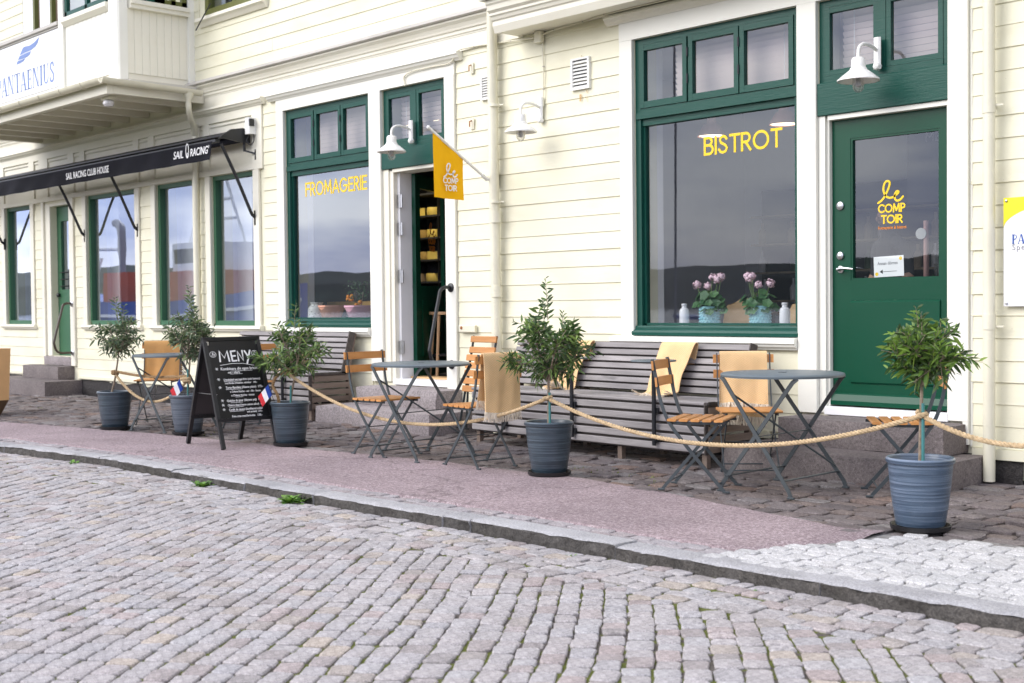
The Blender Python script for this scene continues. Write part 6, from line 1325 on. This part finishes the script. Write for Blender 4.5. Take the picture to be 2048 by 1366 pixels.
# local x runs along the board, local -y faces the reader
H, wd, sp = .93, .50, .35
def leanpt(s, z): return s*sp*(1-z/H)
for s, nm in ((-1,'front'),(1,'back')):
    fr = empty('panel_'+nm if False else 'folding_panel'); fr.parent = mbd
    P = lambda x, z, o=0: (x, (leanpt(-1,z)+sp if s < 0 else leanpt(1,z)+sp) + o - sp, z)
    for x in (-wd/2, wd/2): MB().bar(P(x,0), P(x,H), .034, .028, (0,1,0)).build('leg','black_paint',fr)
    for z in (.235, H-.012): MB().bar(P(-wd/2-.016,z,-.001), P(wd/2+.016,z,-.001), .030, .034, (0,1,0)).build('rail','black_paint',fr)
    b = MB(); a0, a1 = P(-wd/2+.016,.24), P(wd/2-.016,H-.02); b.add([(a0[0],a0[1]-.004,a0[2]),(a1[0],a0[1]-.004,a0[2]),(a1[0],a1[1]-.004,a1[2]),(a0[0],a1[1]-.004,a1[2]),(a0[0],a0[1]+.004,a0[2]),(a1[0],a0[1]+.004,a0[2]),(a1[0],a1[1]+.004,a1[2]),(a0[0],a1[1]+.004,a1[2])],[(0,1,2,3),(7,6,5,4),(0,4,5,1),(2,6,7,3),(1,5,6,2),(3,7,4,0)]); b.build('board','chalkboard' if s < 0 else 'board_back',fr)
for x in (-wd/2+.02, wd/2-.02):
    MB().bar((x,-sp*.53,.45),(x,sp*.53,.45),.018,.004).build('stay','steel',mbd); MB().bar((x,-.03,H-.05),(x,.03,H-.05),.02,.03).build('hinge','steel',mbd)
th = math.atan2(sp, H); MB_ = Matrix.Translation((0,-sp-.0065,0))@Matrix.Rotation(-th,4,'X')@FACE@Matrix.Diagonal((1.12,1,1,1))     # writing plane on the reader's side
hh = math.hypot(sp, H)
def wr(s, x, z, size, sx=.9, bold=.0, name='chalk_writing', sh=.08): text(name, s, size, MB_@Matrix.Translation((x,z,0)), 'chalk', mbd, bold=bold, sx=sx, shear=sh, th=.0006)
g = MB(); W_ = .014; Z = .775
for st_ in ([(-.125,0),(-.118,.095),(-.085,.03),(-.055,.095),(-.048,.0)],[(-.022,.0),(-.025,.09)],[(-.025,.088),(.012,.092)],[(-.023,.045),(.006,.047)],[(-.022,.0),(.012,.003)],[(.03,.0),(.03,.088),(.07,.002),(.072,.092)],[(.092,.09),(.112,.045)],[(.138,.092),(.098,-.025)]): ribbon(g, [(a,Z+b) for a,b in st_], W_, .0007, MB_)
ribbon(g, [(-.13,Z-.035),(-.03,Z-.022),(.06,Z-.024),(.15,Z-.045)], .004, .0007, MB_); g.build('headline','chalk',mbd)
for x in (-.175,.175):
    g = MB(); ribbon(g, [(x+.026*math.cos(k*.5236),Z+.065+.026*math.sin(k*.5236)) for k in range(13)], .003, .0006, MB_); le_script(g, x-.012, Z+.058, .024, .003, MB_); ribbon(g, [(x-.013,Z+.052),(x+.013,Z+.052)], .004, .0006, MB_); g.build('round_sticker','chalk',mbd)
for s, x, z, size, sx in (('Kombinera din egen bricka',-.135,.695,.036,.80),('ost - chark',-.08,.665,.026,.9),('Ugnsbakad ost med frön (och honung)',-.125,.600,.026,.76),('med färska grönsaker, valnötter   195:-',-.12,.570,.022,.78),('Tarte flambée (Alsace pizza)  175:-',-.12,.528,.028,.80),('x Crème fraiche - ost - lök - bacon',-.09,.492,.024,.76),('x Chèvre fraiche - tomat',-.085,.458,.024,.8),('Quiche du jour (dagens paj)  165:-',-.13,.412,.027,.82),('Chèvre chaud (varm getost sallad)  165:-',-.13,.372,.025,.76),('Confit de canard (konfiterad anklår',-.125,.332,.026,.76),('och potatis)  275:-',.02,.308,.022,.8),('Foie gras med brioche   135:-',-.11,.272,.026,.82)): wr(s, x, z, size, sx, .0005)
g = MB()
for z in (.70,.605,.533,.416,.376,.336):
    for a in (0,1.05,2.1): ribbon(g, [(-.165-.012*math.cos(a),z+.008-.012*math.sin(a)),(-.165+.012*math.cos(a),z+.008+.012*math.sin(a))], .003, .0006, MB_)
for x0, x1, z in ((-.05,.13,.685),(-.06,.04,.658),(-.125,.02,.592),(-.12,.01,.52),(-.05,.01,.45),(-.10,.0,.402),(-.12,.0,.362),(-.12,.0,.324),(-.08,.08,.262)): ribbon(g, [(x0,z),(x1,z+.001)], .003, .0006, MB_)
g.build('underlines','chalk',mbd)
# paper flags stuck in two of the pots
def french(x, y, z, label, ph):
    """paper flag drooping from a leaning stick; local x is to the viewer's right"""
    t = thing('paper_flag', label, 'flag', (x,y,z), math.atan2(.727,.687), 'small french flags in the pots'); T = Vector((-.060,0,.175)); ho = Vector((.034,0,-.09)); fy = Vector((-.088,0,-.105))
    MB().tube([(.012,0,-.05),tuple(T*1.06)], .0024, 6).build('stick','black_metal',t)
    for k, m_ in enumerate(('flag_blue','flag_white','flag_red')):
        V = [T+ho*j+fy*((k*3+i)/9)+Vector((0,-.004+.010*math.sin((k*3+i)*.55+j*1.5+ph),0)) for i in range(4) for j in (0,.5,1)]
        m1 = len(V); V2 = [p+Vector((0,.001,0)) for p in V]; F = [(i*3+j,i*3+j+1,(i+1)*3+j+1,(i+1)*3+j) for i in range(3) for j in range(2)]
        MB().add(V+V2, F+[tuple(m1+q for q in f[::-1]) for f in F]).build('stripe', m_, t)
french(-10.85,-2.05,.36,'small french paper flag in the pot behind the menu board',0); french(-9.385,-2.02,.365,'small french paper flag in the pot right of the menu board',1)

# ------------------------------------------------------------------ tan box at the left edge
bx = thing('cargo_box', 'tapered tan box with a blue line drawing at the left edge', 'box', (-14.98,-2.42,.0), R(8))
c = MB(); bt = [(-.30,-.22,.17),(.30,-.22,.17),(.30,.22,.17),(-.30,.22,.17)]; tp = [(-.36,-.30,.76),(.22,-.30,.76),(.22,.30,.76),(-.36,.30,.76)]; c.add(bt+tp,[(0,3,2,1),(0,1,5,4),(1,2,6,5),(2,3,7,6),(3,0,4,7),(4,5,6,7)]); c.build('box_body','cardboard',bx)
c = MB(); c.add([(-.24,-.15,0),(.24,-.15,0),(.24,.15,0),(-.24,.15,0)]+[(x,y,z-.001) for x,y,z in bt],[(0,3,2,1),(0,1,5,4),(1,2,6,5),(2,3,7,6),(3,0,4,7)]); c.build('box_foot','dark_brown',bx)
def on_face(x, q): return (x-.08*q*0, -.2235-.08*q, .17+.59*q)
fa = Vector((0,-.08,.59)).normalized(); MBX = Matrix(((1,0,0,0),(0,fa.y,-fa.z,-.2225),(0,fa.z,fa.y,.17),(0,0,0,1)))
g = MB(); ribbon(g, [(-.28,.03),(.28,.03)], .02, .001, MBX); ribbon(g, [(.08,.09),(.08,.19),(.20,.19),(.20,.15),(.26,.13),(.27,.09),(.08,.09)], .008, .001, MBX); ribbon(g, [(.21+.03*math.cos(k*.628),.085+.03*math.sin(k*.628)) for k in range(11)], .008, .001, MBX); ribbon(g, [(.0,.40),(.14,.40)], .05, .001, MBX); g.build('line_drawing','logo_blue',bx)

# ------------------------------------------------------------------ weeds along the kerb
def weed(x, y, n_, s, label, seed):
    rg = random.Random(seed); t = thing('kerb_weed', label, 'weed', (x,y,ST-.01)); mb = MB()
    for k in range(n_):
        a = rg.uniform(0,6.283); l = s*rg.uniform(.6,1.2); d = Vector((math.cos(a),math.sin(a),rg.uniform(.3,1.1))).normalized(); sd = d.cross(Vector((0,0,1))).normalized(); w_ = l*.16; p = Vector((rg.gauss(0,s*.2),rg.gauss(0,s*.2),0))
        mb.add([p,p+d*l*.4+sd*w_,p+d*l*.4-sd*w_,p+d*l*.75+sd*w_*.8-Vector((0,0,l*.08)),p+d*l*.75-sd*w_*.8-Vector((0,0,l*.08)),p+d*l-Vector((0,0,l*.22))],[(0,1,2),(1,3,4,2),(3,5,4)])
    mb.build('leaves','weed',t)
weed(-6.93,-3.50,60,.115,'biggest leafy weed at the kerb foot in the middle',71); weed(-8.05,-3.50,44,.085,'leafy weed at the kerb foot below the menu board',72); weed(-10.05,-3.52,26,.065,'small weed at the kerb foot at the left',73)
weed(-4.42,-3.53,18,.03,'low weed under the kerb left of the pale setts',74); weed(-9.0,-3.50,10,.03,'tiny weed by the kerb between two larger ones',75); weed(-3.3,-3.55,8,.03,'tiny weed by the kerb joint below the pale setts',76)

# ------------------------------------------------------------------ the harbour that the panes mirror
h = MB(); V = []; n_ = 260
for i in range(n_+1):
    a = math.pi+math.pi*i/n_; ra = 900; x, y = ra*math.cos(a)*1.4, ra*math.sin(a); t_ = 36+16*mnoise.noise((i*.05,1,0))+5*mnoise.noise((i*.35,2,0))+2.5*mnoise.noise((i*1.3,3,0)); V += [(x*.92,y*.92,-2),(x,y,t_*.6),(x*1.1,y*1.1,t_)]
h.add(V, [(i*3+j,i*3+j+1,(i+1)*3+j+1,(i+1)*3+j) for i in range(n_) for j in range(2)]); tag(h.build('hills','hill_green'),kind='structure')
bt_ = thing('fishing_boat','blue hulled fishing boat with a red deckhouse mirrored in the left windows','boat',(-62,-25.5,-1.5))
c = MB(); st_ = [(-13,.4),(-11,1.9),(-6,2.4),(4,2.4),(9,1.6),(12.5,.15)]; V = []
for x, w_ in st_: sh_ = 3.0+.0045*x*x*1.2; V += [(x,-w_,sh_),(x,-w_*.75,-.3),(x,w_*.75,-.3),(x,w_,sh_)]
c.add(V,[(i*4+j,(i+1)*4+j,(i+1)*4+(j+1)%4,i*4+(j+1)%4) for i in range(5) for j in range(4)]+[(0,1,2,3),(23,22,21,20)]); c.build('hull','hull_blue',bt_)
c = MB()
for i in range(5): a, b = V[i*4+3], V[i*4+7]; c.bar((a[0],a[1]+.03,a[2]-.75),(b[0],b[1]+.03,b[2]-.75),.05,.16,(0,0,1))
c.build('white_line','hull_white',bt_); MB().box(1.5,7.5,-1.9,1.9,3.1,4.6).build('deckhouse','hull_red',bt_); MB().box(-3.6,-.8,-2.0,2.0,3.1,4.7).build('red_container','hull_red',bt_)
c = MB(); c.box(3.2,6.8,-1.6,1.6,4.6,6.0); c.build('bridge','hull_white',bt_); MB().box(3.4,6.6,1.6,1.62,5.0,5.7).build('bridge_window','inside_dark',bt_)
c = MB()
for p, q in (((3.6,-.8,6),(4.6,-.3,9.5)),((6.2,-.8,6),(5.2,-.3,9.5)),((3.6,.8,6),(4.6,.3,9.5)),((6.2,.8,6),(5.2,.3,9.5)),((4.9,0,9.4),(4.9,0,12.4)),((3.8,0,8.2),(6.2,0,8.2)),((3.4,0,7.2),(6.6,0,7.2)),((3.9,.7,9.4),(5.9,.7,9.4))): c.tube([p,q],.09,6)
c.build('mast_tower','hull_white',bt_); c = MB()
for p, q in (((-9,-1.6,3),(-7.5,-1.2,6.2)),((-9,1.6,3),(-7.5,1.2,6.2)),((-7.5,-1.2,6.2),(-7.5,1.2,6.2)),((-10,1.6,3.2),(-5,1.6,3.9)),((-6,1.7,3),(-5.2,1.3,5.6))): c.tube([p,q],.10,6)
c.build('stern_gantry','hull_white',bt_); MB().tube(bez([(-5.4,0,3),(-5.4,0,6.8),(-5.7,0,7.5),(-6.1,0,7.6)],5),.22,8).build('exhaust','mast_metal',bt_)
for k, (x, y, hgt) in enumerate(((-46,-30,9),(-44.5,-33,11),(-41.0,-28,12),(-39.3,-34,13),(-37.6,-29,14),(-36.2,-32,11),(-34.4,-34,14))):
    t = thing('sailing_boat','moored sailing boat, %s from the left of those mirrored in the panes' % ORD[k],'boat',(x,y,-1.5),.2*k,'sailing boats in the harbour'); V = []
    for q, w_ in ((-4,.9),(-1,1.4),(2,1.2),(4.5,.05)): V += [(q,-w_,1.1),(q,-w_*.5,-.2),(q,w_*.5,-.2),(q,w_,1.1)]
    MB().add(V,[(i*4+j,(i+1)*4+j,(i+1)*4+(j+1)%4,i*4+(j+1)%4) for i in range(3) for j in range(4)]+[(0,1,2,3),(15,14,13,12)]).build('hull','hull_white' if k%2 else 'hull_blue',t); MB().box(-2,1,-.7,.7,1.1,1.6).build('cabin','hull_white',t); MB().tube([(.6,0,1.1),(.6+.3*(k%3-1),0,hgt)],.055,6).build('mast','mast_metal',t); MB().tube([(.6,0,2.2),(-3.2,0,2.1)],.12,6).build('boom','hull_blue',t)
